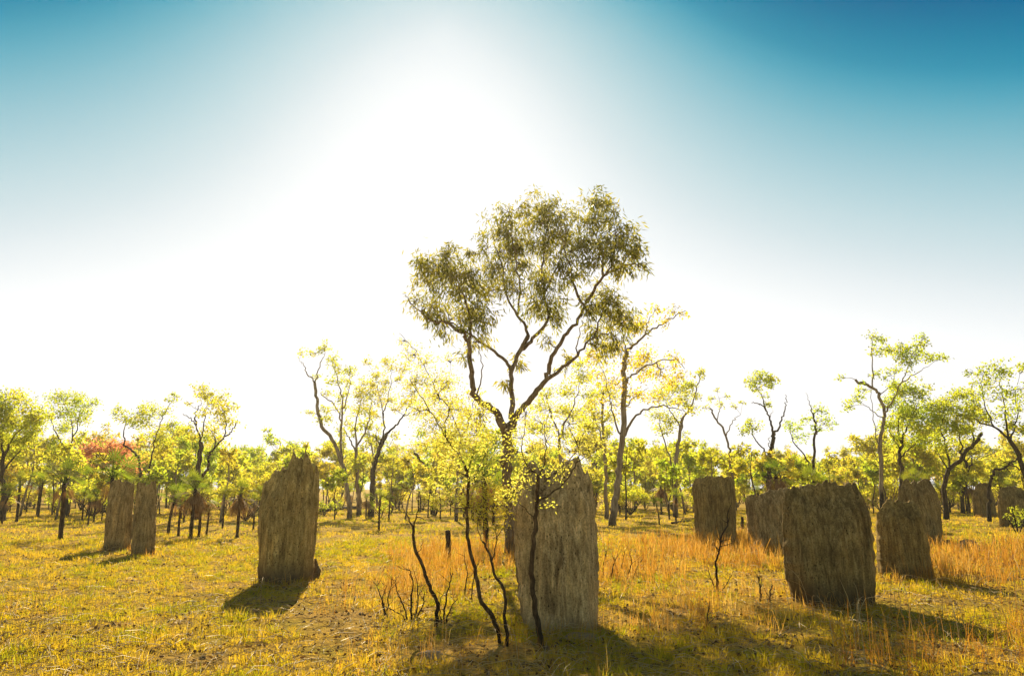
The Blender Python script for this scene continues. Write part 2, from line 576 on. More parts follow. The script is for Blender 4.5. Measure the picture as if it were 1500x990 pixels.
def mm(n, k=1.0, tintr=1.0, foot=(0.05, 0.035, 0.022), foot_h=0.1):
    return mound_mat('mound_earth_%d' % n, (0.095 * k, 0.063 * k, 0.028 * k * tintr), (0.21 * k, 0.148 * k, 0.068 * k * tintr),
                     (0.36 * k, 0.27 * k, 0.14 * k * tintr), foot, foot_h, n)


mound('wider of two slabs paired at the far left, with almost flat top', mm(1, 1.55), 807,
      [(806, 154), (760, 156), (730, 159), (706, 163)], [(806, 190), (770, 193), (730, 195), (706, 197)],
      [(162, 708), (166, 704), (170, 703), (180, 704), (190, 705), (197, 709)], 0.55, 1)
mound('narrow slab close beside a wider one at the far left', mm(2, 1.55), 814,
      [(816, 194), (760, 196), (720, 200), (706, 202)], [(812, 224), (800, 226), (740, 229), (720, 230), (705, 228)],
      [(201, 708), (204, 705), (210, 706), (214, 709), (220, 708), (225, 704), (229, 706)], 0.5, 2)
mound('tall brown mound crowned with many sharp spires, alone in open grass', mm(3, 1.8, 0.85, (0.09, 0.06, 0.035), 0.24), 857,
      [(860, 381), (848, 380), (780, 379), (731, 382), (713, 385)], [(864, 454), (839, 458), (786, 462.5), (728, 467), (699, 468)],
      [(385, 713), (389, 705), (395, 703), (400, 693), (404, 688), (407, 692), (410, 691), (413, 684), (416, 682), (419, 685), (422, 688),
       (424, 680), (426, 675), (429, 666), (431, 659), (433, 665), (435.5, 672), (439, 673), (442, 669), (445, 674), (446.5, 666), (448, 659),
       (450, 667), (453, 674), (455, 672), (458, 684), (461, 693), (462.2, 684), (463.4, 678), (466, 690), (468.5, 702)], 0.75, 3)
mound('largest pale grey mound, standing behind the thin charred stems', mm(4, 2.3, 1.15, (0.32, 0.25, 0.17), 0.06), 922,
      [(915, 766), (898, 764), (873, 760), (804, 754.5), (745, 753), (715, 756)], [(924, 873), (891, 876), (836, 877), (782, 874.5), (735, 871), (715, 867)],
      [(757, 708), (762, 694), (766, 687), (772, 683), (780, 675), (786, 681), (794, 690), (803, 686), (810, 688), (816, 684), (827, 678), (833, 677), (838, 673),
       (842, 671), (845, 667), (849, 674), (853, 684), (856, 690), (858, 692), (860, 684), (863, 694), (866, 708)], 0.85, 4)
mound('boxy mound with level top rising from the orange grass', mm(5, 1.25, 0.85), 799,
      [(795, 1020), (740, 1016), (715, 1014), (702, 1016)], [(793, 1078), (750, 1078), (715, 1077), (702, 1076)],
      [(1014, 706), (1017, 701), (1022, 699), (1030, 700), (1037, 697), (1045, 699), (1055, 697), (1062, 700), (1068, 697), (1074, 701), (1077, 707)], 0.7, 5)
mound('greyish mound half hidden behind the broadest dark mound', mm(6, 1.5, 1.1), 810,
      [(810, 1099), (770, 1095), (735, 1092), (728, 1093)], [(810, 1162), (770, 1164), (716, 1165)],
      [(1093, 731), (1097, 727), (1105, 725), (1110, 727), (1115, 722), (1122, 723), (1128, 717), (1135, 719), (1145, 714), (1155, 716), (1165, 717)], 0.7, 6)
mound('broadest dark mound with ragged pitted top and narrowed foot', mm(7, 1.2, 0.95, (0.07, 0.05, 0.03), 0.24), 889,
      [(890, 1167), (881, 1164), (840, 1151.5), (801, 1149), (765, 1148), (733, 1149), (722, 1151)],
      [(888, 1273), (869, 1275), (855, 1279), (825, 1279), (789, 1277.5), (753, 1273), (740, 1270)],
      [(1151, 722), (1153, 715), (1158, 713), (1164, 708), (1168, 711), (1175, 712), (1184, 708), (1192, 711), (1200, 708), (1206, 709), (1211, 703), (1214.5, 708),
       (1218, 707), (1222, 704), (1227, 709), (1233, 708), (1239, 711), (1244, 708), (1248, 711), (1253, 708), (1256, 717), (1259, 718), (1263, 727), (1268, 733), (1270, 740)], 0.85, 7)
mound('rounded mound knee-deep in tall orange grass', mm(8, 1.2, 0.85), 850,
      [(840, 1291), (835, 1290), (801, 1287), (777, 1285.6), (753, 1286), (744, 1289)], [(855, 1362), (837, 1361), (801, 1359), (782, 1356), (765, 1353), (744, 1348)],
      [(1288, 746), (1291, 740), (1298, 731), (1304, 730), (1309, 733), (1314, 731), (1321, 734), (1328, 733), (1336, 736), (1343, 738), (1349, 745)], 0.75, 8)
mound('taller mound with notched top right behind the rounded one', mm(9, 1.15, 0.95), 797,
      [(799, 1318), (760, 1316), (724, 1316)], [(799, 1374.5), (787, 1378), (765, 1379), (741, 1377), (727, 1375)],
      [(1315.5, 724), (1319, 713), (1324, 702), (1331, 704), (1334.5, 707), (1339, 703), (1344, 706), (1349, 705), (1353, 701), (1357.6, 700.6), (1362, 704), (1368.5, 711.5), (1373, 720), (1376, 731)], 0.75, 9)
mound('smallest dark mound, farthest away under a bent bough', mm(10, 1.05, 0.9), 757,
      [(757, 1430), (754, 1428.6), (742, 1426), (726, 1425), (718, 1426)], [(757, 1456), (752, 1458), (733, 1456), (720, 1453.5)],
      [(1426, 720), (1428.6, 711), (1433, 708), (1437, 707), (1445, 707), (1451, 710), (1454, 722)], 0.8, 10)
mound('dark mound cut off by the frame edge behind green fronds', mm(11, 1.05, 0.9), 773,
      [(773, 1468), (768, 1467), (749, 1464), (726, 1462), (720, 1462.5)], [(773, 1514), (750, 1517), (725, 1514)],
      [(1462, 722), (1464, 716), (1469, 713), (1479, 711), (1486, 713), (1491.6, 713), (1500, 718), (1507, 719), (1515, 728)], 0.8, 11)


# ------------------------------------------------------------------ trees
def clump_leaves(crown, wood, c, r, n, L, W, droop, attach=None, sub=7, twig_r=0.006, flat=1.0, tint=(0.0, 1.0), tight=1.0):
    """one leaf clump: sub-clumps hung on twigs from the attachment point"""
    cs = c + rand_ball(sub, 0.6) * r * np.array([1, 1, flat])
    src = c if attach is None else attach
    for k in range(sub):
        if wood is not None:
            mid = (src + cs[k]) * 0.5 + rand_dir(1)[0] * r * 0.15
            pts = smooth_path([src, mid, cs[k]], 2)
            tube(wood, pts, np.linspace(twig_r, twig_r * 0.35, len(pts)), 4, rng.random(), cap=False)
        m = max(3, int(n / sub * (0.6 + 0.8 * rng.random())))
        rr = r * (0.34 + 0.2 * rng.random()) * tight
        p = cs[k] + rng.normal(size=(m, 3)) * rr * 0.62 * np.array([1, 1, flat])
        d = rand_dir(m) + np.array([0, 0, -droop]) + unit(p - src) * 0.4
        base_t = tint[0] + (tint[1] - tint[0]) * rng.random()
        leaves(crown, p, d, L, W, np.clip(base_t * 0.6 + 0.4 * rng.random(m), 0, 1))


def traced_tree(name, label, cat, base, limbs, clumps, bark, leaf, L, W, dens=1.0, droop=0.8, flat=1.0, spread=0.16, depth=None,
                group=None, twigs=True, grow=1.0, thin=1.0, tight=1.0, twig_r=0.008, sides=8, sub=7, extra=0, parts=('trunk', 'crown'), jag=0.0, seed=None):
    """limbs: [(r0px, r1px, [(px,py)...])]; the first is the trunk.  clumps: [(px,py,rpx)] or with leaf tint range"""
    global rng
    keep = rng
    rng = np.random.default_rng(abs(hash((base, len(limbs), len(clumps)))) % (2 ** 31) if seed is None else seed)
    if depth is None:
        org = on_ground(*base)
    else:
        org = P(base[0], base[1], depth)
        org[2] = float(gh(org[0], org[1]))
    D = org[1]
    k = D / F * 1.03
    root = empty(name, org)
    tag(root, label, cat, group)
    wood, crown = MB(), MB()
    skel_px, skel_w, skel_r = [], [], []
    allp = [p for l in limbs for p in l[2]]
    size = (max(p[1] for p in allp) - min(p[1] for p in allp)) * k
    for i, (r0, r1, pts) in enumerate(limbs):
        sp = smooth_path(pts, 5)
        t = np.linspace(0, 1, len(sp))
        if i == 0:
            off0, off1 = 0.0, rng.uniform(-0.03, 0.03) * size
        else:
            A = np.array(skel_px)
            j = int(np.argmin(np.sum((A - sp[0]) ** 2, axis=1)))
            off0 = skel_w[j][1] - D
            off1 = off0 + rng.uniform(-spread, spread) * size + rng.choice([-1, 1]) * 0.05 * size
        dd = D + off0 + (off1 - off0) * t ** 0.9
        w = np.array([P(sp[m][0], sp[m][1], dd[m]) for m in range(len(sp))])
        if i == 0:
            w[0] = org + np.array([w[0][0] - org[0], 0, -0.12]) * np.array([1, 1, 1])
        else:
            w[0] = skel_w[j]
        if jag:
            w[1:-1] += rng.normal(size=(len(w) - 2, 3)) * jag
        rad = (r0 + ((r1 if i == 0 and len(limbs) > 1 and name != 'dead_tree' else r1 * 0.6) - r0) * t ** 0.7) * k * thin
        if i == 0:
            rad[0] *= 1.25
        tube(wood, w, rad, sides if r0 * k > 0.03 else 5, rng.random(), 0.12)
        skel_px += list(sp)
        skel_w += list(w)
        skel_r += list(rad)
    A = np.array(skel_px)
    Wd = np.array(skel_w)
    for cl in clumps:
        px, py, r = cl[:3]
        tr = cl[3] if len(cl) > 3 else (0.0, 1.0)
        dist = np.sqrt(np.sum((A - np.array([px, py])) ** 2, axis=1)) + np.array(skel_r) / k * 2.0
        dist = dist + np.where(A[:, 1] < py - 0.3 * r, 12, 0)
        j = int(np.argmin(dist))
        rw = r * k * grow
        c = P(px, py, Wd[j][1] + rng.uniform(-0.8, 0.8) * rw)
        att = Wd[j]
        if np.linalg.norm(c - att) > rw * 0.5 and twigs:
            e = att + (c - att) * max(0.35, 1 - rw * 0.6 / np.linalg.norm(c - att))
            mid = (att + e) / 2 + rand_dir(1)[0] * np.linalg.norm(e - att) * 0.12
            path = smooth_path([att, mid, e], 4)
            r0 = min(skel_r[j] * 0.6, max(twig_r * 2.2, 0.02 * np.linalg.norm(c - att)))
            tube(wood, path, np.linspace(r0, twig_r, len(path)), 5, rng.random())
            att = e
        area = rw ** 2
        n = int(dens * 7.5 * area / (L * W))
        clump_leaves(crown, wood if twigs else None, c, rw, n, L, W, droop, att, sub, twig_r * 0.8, flat, tr, tight=tight)
    wood.build(parts[0], bark, root, org, True)
    if crown.n:
        crown.build(parts[1], leaf, root, org)
    rng = keep
    return root


# --- the big forked eucalypt
BIG_LIMBS = [
    (13, 10, [(748, 806), (745, 760), (743, 715), (741, 680), (744, 652), (739, 628)]),
    (10, 6, [(740, 630), (726, 603), (697, 581), (691, 551), (685, 502), (677, 486)]),
    (5, 2, [(677, 486), (655, 473), (633, 470), (604, 446)]),
    (4, 1.5, [(685, 502), (690, 470), (682, 440), (668, 410), (650, 380)]),
    (8, 6, [(742, 640), (749, 612), (750, 580), (750, 543), (758, 519), (774, 490)]),
    (5, 2.5, [(751, 545), (738, 525), (701, 498), (669, 478), (641, 464)]),
    (5, 2, [(760, 517), (774, 490), (758, 462), (740, 425), (735, 390), (722, 355)]),
    (3, 1.2, [(758, 462), (762, 420), (756, 380), (748, 335), (745, 310)]),
    (5, 2, [(762, 514), (785, 490), (802, 470), (797, 430), (794, 390), (800, 345), (805, 305)]),
    (3, 1, [(797, 430), (815, 395), (828, 350), (832, 320)]),
    (9, 5, [(743, 640), (756, 610), (778, 583), (800, 555), (806, 530), (823, 498), (843, 474), (859, 442)]),
    (4.5, 1.5, [(859, 442), (883, 405), (905, 392), (930, 385)]),
    (3, 1, [(883, 405), (880, 370), (874, 335), (868, 300)]),
    (3.5, 1, [(853, 450), (840, 410), (835, 389), (825, 360), (822, 330)]),
    (2.5, 1, [(890, 400), (900, 370), (902, 340)]),
    (5, 2, [(801, 556), (839, 527), (863, 498), (895, 486)]),
    (2.5, 1, [(870, 495), (880, 465), (890, 440), (905, 425)]),
    (2, 0.8, [(845, 522), (848, 490), (856, 460)]),
    (2, 0.8, [(697, 581), (706, 550), (703, 515), (700, 500)]),
    (1.5, 0.6, [(604, 446), (596, 436), (590, 430)]),
]
BIG_CLUMPS = [
    (650, 392, 30), (632, 405, 22), (640, 430, 34), (672, 428, 32), (665, 462, 30), (690, 450, 28), (622, 456, 17), (640, 475, 16), (705, 470, 24),
    (625, 385, 14), (660, 375, 18), (710, 425, 22), (690, 400, 20), (697, 500, 14), (612, 440, 8),
    (738, 335, 28), (742, 312, 18), (706, 362, 18), (730, 368, 26), (758, 352, 24), (742, 398, 24), (720, 395, 20), (765, 385, 22), (752, 425, 20), (690, 372, 12),
    (798, 305, 24), (792, 330, 32), (822, 318, 28), (808, 350, 30), (780, 355, 22), (838, 340, 24), (800, 385, 24), (792, 415, 26), (800, 445, 26), (782, 450, 20), (815, 465, 18),
    (770, 300, 16), (828, 385, 22), (838, 405, 20), (848, 365, 18),
    (868, 298, 20), (886, 300, 16), (878, 325, 26), (900, 335, 22), (908, 360, 26), (885, 358, 24), (928, 372, 18), (912, 385, 22), (938, 392, 12), (868, 378, 20), (862, 345, 15), (920, 345, 12),
    (886, 436, 24), (866, 452, 20), (908, 450, 22), (896, 474, 26), (872, 484, 18), (918, 470, 18), (858, 440, 12), (905, 500, 16, (0.5, 1)), (880, 508, 18, (0.5, 1)),
    (742, 560, 12, (0.6, 1)), (760, 535, 14, (0.6, 1)), (800, 500, 12, (0.5, 1)), (830, 530, 12, (0.6, 1)), (700, 600, 12, (0.6, 1)), (680, 520, 10),
]
traced_tree('forked_eucalypt', 'tallest tree, a forked eucalypt with dark olive crown above the pale mound', 'tree', (748, 806), BIG_LIMBS, BIG_CLUMPS,
            M['bark_main'], M['eucalypt'], 0.16, 0.032, dens=1.0, droop=1.1, spread=0.13, sub=10, twig_r=0.009, depth=18.5, grow=1.22, thin=0.64, tight=0.75, jag=0.02)

# --- the other traced trees
SAV = 'savanna trees at the woodland edge'


def savtree(name, label, base, limbs, clumps, bark, leaf, dens=1.0, L=0.13, W=0.075, **kw):
    kw.setdefault('group', SAV)
    kw.setdefault('flat', 0.75)
    kw.setdefault('grow', 1.45)
    kw.setdefault('thin', 0.8)
    kw.setdefault('jag', 0.035)
    kw.setdefault('sub', 9)
    kw.setdefault('droop', 0.4)
    return traced_tree(name, label, 'tree', base, limbs, clumps, M[bark], M[leaf], L, W, dens, **kw)


savtree('savanna_tree', 'leafy bright green tree cut by the left frame edge', (4, 760),
        [(5, 3, [(4, 762), (5, 720), (3, 690), (6, 665)]), (2.5, 1, [(5, 670), (20, 640), (40, 620)]), (2.5, 1, [(5, 670), (2, 630), (8, 600)]),
         (2, 1, [(4, 690), (25, 665), (45, 640)]), (2, 1, [(4, 685), (-20, 650), (-30, 620)])],
        [(10, 592, 18), (28, 600, 16), (48, 612, 13), (8, 618, 22), (40, 622, 15), (4, 645, 18), (28, 642, 14), (60, 613, 10), (-20, 610, 20), (-25, 640, 18), (15, 665, 12), (50, 632, 10)],
        'bark_dark', 'green', 1.5, depth=38)
savtree('savanna_tree', 'slim twin-stemmed tree rising behind a wide-crowned palm at left', (97, 748),
        [(4, 2.5, [(97, 750), (98, 700), (99, 679)]), (2.2, 0.8, [(99, 680), (102, 657), (112, 628), (118, 600)]), (2, 0.8, [(98, 685), (95, 657), (80, 632), (76, 612)]), (1.2, 0.5, [(106, 645), (104, 615), (92, 585)])],
        [(85, 580, 12), (103, 583, 10), (124, 590, 12), (138, 590, 6), (100, 600, 13), (75, 608, 9), (112, 614, 12), (92, 625, 13), (85, 648, 11), (95, 664, 13), (120, 605, 9), (80, 592, 8)],
        'bark_dark', 'green', 0.9, depth=44)
savtree('savanna_tree', 'wispy open-crowned tree above the paired left mounds', (205, 750),
        [(2.5, 1.6, [(204, 752), (204, 700), (203, 675), (196, 662), (181, 652)]), (1.5, 0.6, [(181, 652), (182, 630), (186, 612)]), (2, 0.6, [(204, 720), (218, 690), (224, 660), (232, 630), (242, 604), (256, 582)]),
         (1, 0.5, [(228, 648), (240, 635), (250, 624)])],
        [(173, 600, 7), (170, 608, 5), (188, 611, 9), (196, 618, 9), (206, 602, 8), (220, 598, 9), (236, 602, 8), (255, 581, 6), (246, 587, 4), (214, 620, 10), (226, 637, 12), (250, 624, 9), (216, 608, 7), (236, 645, 10), (256, 617, 5)],
        'bark_dark', 'green', 0.9, depth=44)
savtree('savanna_tree', 'dark-trunked tree with a curved side limb behind the skirted palms', (289, 752),
        [(5.5, 4, [(289, 754), (288, 720), (290, 690), (294, 648)]), (2.2, 0.8, [(294, 650), (290, 630), (281, 615), (268, 606)]), (1.8, 0.8, [(286, 622), (287, 605), (295, 590)]),
         (3, 1.2, [(290, 704), (300, 692), (306, 680), (306, 668), (315, 656), (330, 640), (341, 628), (348, 615)]), (1.5, 0.7, [(314, 656), (315, 638), (300, 622)]), (1.2, 0.6, [(295, 645), (300, 610), (304, 585)]),
         (1.2, 0.5, [(330, 640), (330, 610), (322, 590)])],
        [(300, 570, 11), (292, 578, 7), (311, 590, 8), (322, 583, 10), (331, 598, 12), (325, 620, 11), (316, 640, 10), (297, 604, 8), (272, 630, 8), (300, 632, 9), (303, 580, 8), (330, 610, 9), (283, 640, 7), (276, 590, 3)],
        'bark_dark', 'yellow', 0.9, depth=40)
savtree('savanna_tree', 'only red-leaved tree, low behind the paired mounds', (150, 745),
        [(3, 2, [(150, 747), (150, 700), (150, 680)]), (2, 1, [(150, 690), (170, 670), (178, 655)]), (2, 1, [(150, 690), (130, 672), (125, 660)])],
        [(150, 660, 12), (168, 655, 11), (182, 668, 11), (130, 664, 10), (145, 675, 12), (165, 675, 12), (120, 676, 9), (195, 680, 9), (172, 690, 10), (140, 650, 8), (188, 655, 9), (118, 660, 9)],
        'bark_dark', 'red', 1.5, depth=50, L=0.15, W=0.09, grow=1.35)
savtree('savanna_tree', 'sinuous pinkish tree with a bare hooked bough near the spired mound', (512, 753),
        [(4.2, 2.6, [(512, 755), (508, 712), (500, 675), (490, 650), (470, 617), (464, 590), (461, 560)]), (1.5, 0.6, [(461, 562), (465, 545), (473, 525), (476, 510)]), (1.5, 0.5, [(461, 560), (450, 548), (446, 535), (438, 528)]),
         (2.6, 1.2, [(501, 680), (500, 640), (499, 612), (488, 592), (470, 576)]), (2, 0.7, [(500, 630), (502, 590), (496, 560), (488, 535)]), (1.3, 0.5, [(501, 600), (512, 570), (513, 548)])],
        [(443, 516, 5), (458, 516, 6), (470, 512, 6), (476, 506, 7), (488, 528, 8), (494, 540, 9), (512, 544, 9), (505, 560, 8), (498, 580, 8), (475, 612, 9), (454, 603, 5), (480, 575, 6), (488, 557, 7), (462, 552, 5), (500, 596, 8), (474, 600, 7)],
        'bark_pale', 'yellow', 0.85, depth=42)
savtree('savanna_tree', 'pale grey upright tree between two leaning ones, left of centre', (526, 742),
        [(3.8, 2.6, [(526, 744), (523, 700), (522, 655)]), (1.8, 0.8, [(522, 660), (510, 640), (504, 625)]), (2, 0.7, [(522, 655), (535, 630), (541, 605), (545, 585)]), (1.8, 0.6, [(522, 652), (521, 620), (528, 590), (530, 570)])],
        [(530, 568, 10), (538, 582, 10), (520, 600, 8), (532, 596, 9), (545, 575, 8), (524, 580, 8), (512, 620, 7), (543, 605, 7), (536, 560, 7)],
        'bark_pale', 'yellow', 0.85, depth=46)
savtree('savanna_tree', 'dark leaning tree with wide fan of thin boughs, left of the eucalypt', (544, 740),
        [(5, 3.4, [(543, 742), (546, 700), (550, 675), (558, 652), (566, 635)]), (2.4, 0.8, [(566, 635), (582, 620), (596, 600), (604, 580)]), (2, 0.7, [(557, 655), (562, 625), (560, 600), (553, 565)]),
         (1.3, 0.5, [(561, 610), (570, 580), (574, 545)]), (1.3, 0.5, [(590, 610), (600, 605), (612, 590)]), (1.2, 0.5, [(557, 655), (548, 640), (536, 636)])],
        [(538, 530, 6), (550, 548, 9), (545, 563, 8), (561, 572, 8), (575, 535, 8), (566, 530, 6), (590, 540, 7), (565, 560, 8), (600, 563, 9), (590, 590, 7), (605, 588, 8), (580, 600, 7), (572, 585, 7), (555, 590, 8), (583, 555, 7), (550, 608, 6)],
        'bark_dark', 'yellow', 0.85, depth=44)
savtree('savanna_tree', 'low crooked grey tree with tangled bare boughs behind the charred stems', (634, 742),
        [(3.6, 2.5, [(634, 744), (631, 701), (621, 681), (607, 664)]), (2.2, 1, [(633, 720), (648, 706), (673, 696)]), (1.6, 0.7, [(630, 698), (638, 670), (640, 650)]), (1.3, 0.6, [(648, 706), (650, 680), (655, 660)])],
        [(607, 658, 9), (622, 655, 10), (640, 645, 11), (655, 655, 10), (672, 688, 9), (600, 670, 8), (645, 668, 9)],
        'bark_dark', 'yellow', 0.8, depth=48)
savtree('savanna_tree', 'tall pale tree with yellow-orange leaves and long reaching bough beside the eucalypt', (897, 768),
        [(6.5, 4, [(897, 770), (902, 725), (907, 690), (912, 640), (915, 590), (914, 545), (918, 512)]), (2.8, 0.8, [(918, 512), (935, 500), (960, 480), (985, 465), (1004, 455)]), (3, 0.8, [(910, 645), (922, 622), (940, 602), (965, 595), (990, 597), (1005, 605)]),
         (2.2, 0.7, [(914, 562), (932, 545), (960, 530), (990, 528), (1003, 540)]), (2, 0.7, [(909, 640), (897, 605), (890, 575), (885, 545)]), (1.8, 0.6, [(917, 520), (912, 490), (905, 470)]), (1.4, 0.5, [(945, 492), (950, 470), (960, 455)]),
         (1.4, 0.5, [(960, 530), (970, 550), (985, 560)]), (1.5, 0.5, [(913, 600), (930, 580), (950, 568)])],
        [(960, 452, 9), (985, 452, 8), (1003, 462, 6), (975, 470, 8), (940, 472, 13), (925, 480, 14), (908, 470, 13), (925, 530, 17), (948, 545, 16), (972, 540, 15), (990, 520, 10), (900, 560, 15), (880, 545, 16), (930, 575, 13), (985, 560, 14),
         (900, 520, 16), (962, 578, 14), (880, 590, 13), (945, 515, 12), (1000, 550, 9), (905, 592, 12), (870, 520, 14), (995, 590, 8)],
        'bark_pale', 'orange', 0.6, depth=33.6, droop=0.9)
savtree('savanna_tree', 'slim grey pole-like tree standing just left of the pale orange-leaved one', (887, 752),
        [(3.6, 2, [(888, 754), (887, 700), (885, 650), (882, 600), (884, 575)]), (1.6, 0.6, [(885, 650), (874, 620), (868, 600)]), (1.6, 0.6, [(884, 620), (894, 600), (897, 580)])],
        [(884, 570, 12), (868, 598, 12), (896, 578, 10), (860, 615, 10), (880, 610, 10), (895, 612, 9)], 'bark_pale', 'yellow', 1.0, depth=42)
savtree('savanna_tree', 'forked grey tree with yellow leaves left of the boxy mound', (989, 742),
        [(4, 2.6, [(989, 744), (989, 690), (995, 645), (1000, 612)]), (2, 0.7, [(1000, 612), (1014, 590), (1023, 560), (1027, 545)]), (1.8, 0.6, [(998, 630), (985, 605), (975, 590)]), (1.8, 0.8, [(990, 700), (978, 660), (968, 625), (965, 610)])],
        [(1026, 545, 7), (1012, 565, 10), (992, 570, 12), (977, 580, 11), (1000, 588, 11), (1018, 580, 8), (965, 605, 11), (985, 615, 11), (1010, 600, 8), (970, 630, 9)],
        'bark_pale', 'yellow', 1.0, depth=44)
savtree('savanna_tree', 'thin pale nearly leafless tree behind the boxy mound', (1073, 742),
        [(2.4, 1.4, [(1073, 744), (1071, 690), (1069, 660), (1062, 635), (1050, 615), (1040, 598)]), (1.2, 0.5, [(1064, 638), (1074, 617), (1085, 607)]), (0.9, 0.4, [(1050, 615), (1055, 595), (1052, 580)])],
        [(1042, 584, 5), (1056, 592, 6), (1076, 595, 5), (1088, 588, 4), (1065, 580, 4), (1036, 596, 5), (1050, 572, 3)], 'bark_pale', 'yellow', 0.6, depth=44)
savtree('savanna_tree', 'crooked dark tree with one leafy tuft and a bare forked bough', (1127, 742),
        [(4.2, 3.4, [(1127, 744), (1126, 715), (1127, 690), (1128, 668), (1131, 648), (1133, 633)]), (2.3, 1, [(1133, 633), (1128, 615), (1121, 600), (1113, 592), (1101, 590)]), (1.5, 0.6, [(1121, 601), (1117, 584), (1110, 570)]),
         (2.1, 0.6, [(1133, 633), (1144, 620), (1149, 602), (1152, 588), (1150, 578)]), (1.8, 0.8, [(1127, 672), (1115, 655), (1104, 638), (1102, 625)]), (2.2, 1.6, [(1125, 702), (1118, 694), (1118, 682), (1125, 670)]), (1.6, 0.7, [(1128, 668), (1140, 676), (1146, 684)]),
         (1, 0.5, [(1128, 660), (1126, 648), (1127, 640)]), (0.8, 0.3, [(1130, 612), (1132, 600)])],
        [(1104, 556, 8), (1116, 554, 9), (1108, 566, 8), (1132, 556, 7), (1124, 561, 7), (1119, 579, 4), (1124, 592, 5), (1102, 620, 8), (1096, 628, 8)],
        'bark_dark', 'green', 1.2, depth=40)
savtree('savanna_tree', 'thin black-stemmed tree with bare spike top above the broadest mound', (1190, 745),
        [(3, 1.6, [(1192, 747), (1191, 700), (1193, 660), (1194, 625), (1191, 606)]), (1.2, 0.3, [(1191, 607), (1186, 592), (1180, 575)]), (2, 0.8, [(1190, 700), (1182, 672), (1163, 648), (1154, 622)]), (1, 0.5, [(1191, 606), (1200, 598)]), (1, 0.5, [(1193, 640), (1205, 622), (1212, 612)])],
        [(1198, 598, 7), (1206, 602, 5), (1182, 614, 6), (1205, 612, 8), (1165, 628, 8), (1156, 620, 7), (1217, 622, 6), (1200, 628, 7), (1173, 640, 8)],
        'bark_dark', 'green', 0.8, depth=42)
savtree('savanna_tree', 'tall white-stemmed tree with blackened foot between the two right mounds', (1292, 741),
        [(4, 2.2, [(1292, 743), (1291, 700), (1290, 660), (1290, 635), (1296, 608), (1288, 582), (1275, 566), (1253, 556)]), (2, 0.6, [(1295, 606), (1306, 588), (1320, 560), (1332, 530), (1344, 505)]), (1.5, 0.5, [(1278, 570), (1278, 535), (1277, 500), (1280, 492)]),
         (1.2, 0.6, [(1289, 690), (1284, 640), (1277, 600), (1276, 570)]), (1.2, 0.4, [(1320, 560), (1345, 545), (1368, 530)]), (1, 0.4, [(1287, 580), (1305, 565), (1310, 552)]), (1, 0.4, [(1290, 612), (1270, 595), (1255, 588)])],
        [(1281, 493, 8), (1292, 498, 7), (1283, 514, 9), (1297, 512, 8), (1306, 514, 5), (1284, 548, 7), (1300, 547, 7), (1318, 520, 10), (1332, 515, 12), (1344, 503, 9), (1353, 496, 6), (1333, 530, 10), (1374, 525, 8), (1360, 520, 8), (1386, 524, 4),
         (1234, 553, 5), (1262, 570, 6), (1252, 585, 9), (1310, 540, 6), (1346, 520, 8), (1242, 595, 7), (1264, 560, 5), (1315, 508, 6)],
        'bark_burnt', 'green', 0.85, depth=39)
savtree('savanna_tree', 'dense bright green tree over the notched mound', (1318, 745),
        [(3.6, 2.6, [(1316, 747), (1321, 700), (1318, 668), (1322, 640)]), (2, 0.8, [(1322, 642), (1335, 615), (1345, 590)]), (2, 0.8, [(1320, 650), (1316, 615), (1325, 585)]), (1.6, 0.7, [(1320, 668), (1335, 655), (1350, 640)]), (1.4, 0.6, [(1320, 660), (1306, 635), (1303, 618)])],
        [(1328, 568, 14), (1310, 590, 12), (1348, 574, 12), (1340, 597, 16), (1320, 612, 14), (1345, 625, 13), (1303, 622, 11), (1364, 598, 12), (1330, 645, 12), (1356, 645, 10), (1362, 615, 10), (1312, 565, 8), (1310, 640, 9)],
        'bark_dark', 'green', 1.5, depth=40)
savtree('savanna_tree', 'leaning black-trunked tree with full green crown right of the notched mound', (1385, 750),
        [(4.5, 3, [(1385, 752), (1384, 712), (1390, 690), (1405, 674), (1421, 654), (1438, 635)]), (2, 0.8, [(1392, 688), (1385, 655), (1380, 625), (1385, 600)]), (2, 0.8, [(1410, 668), (1405, 635), (1400, 605)]), (2, 0.8, [(1425, 650), (1425, 615), (1428, 590)]), (1.5, 0.6, [(1390, 690), (1375, 665), (1368, 640)])],
        [(1380, 598, 13), (1396, 588, 13), (1410, 608, 14), (1390, 622, 14), (1370, 638, 13), (1414, 628, 13), (1430, 598, 12), (1400, 640, 12), (1424, 583, 11), (1440, 615, 10), (1375, 615, 11), (1385, 655, 9), (1408, 578, 8)],
        'bark_dark', 'green', 1.4, depth=40)
savtree('savanna_tree', 'short dark forked trunk seen left of the farthest small mound', (1409, 735),
        [(3.2, 2.2, [(1409, 737), (1413, 708), (1418, 690), (1412, 672), (1405, 660)]), (2, 1, [(1418, 690), (1424, 672), (1420, 655)]), (1.2, 0.6, [(1414, 678), (1425, 665), (1436, 660)])],
        [(1405, 655, 9), (1420, 650, 9), (1436, 658, 7), (1396, 665, 7)], 'bark_dark', 'yellow', 0.8, depth=50)
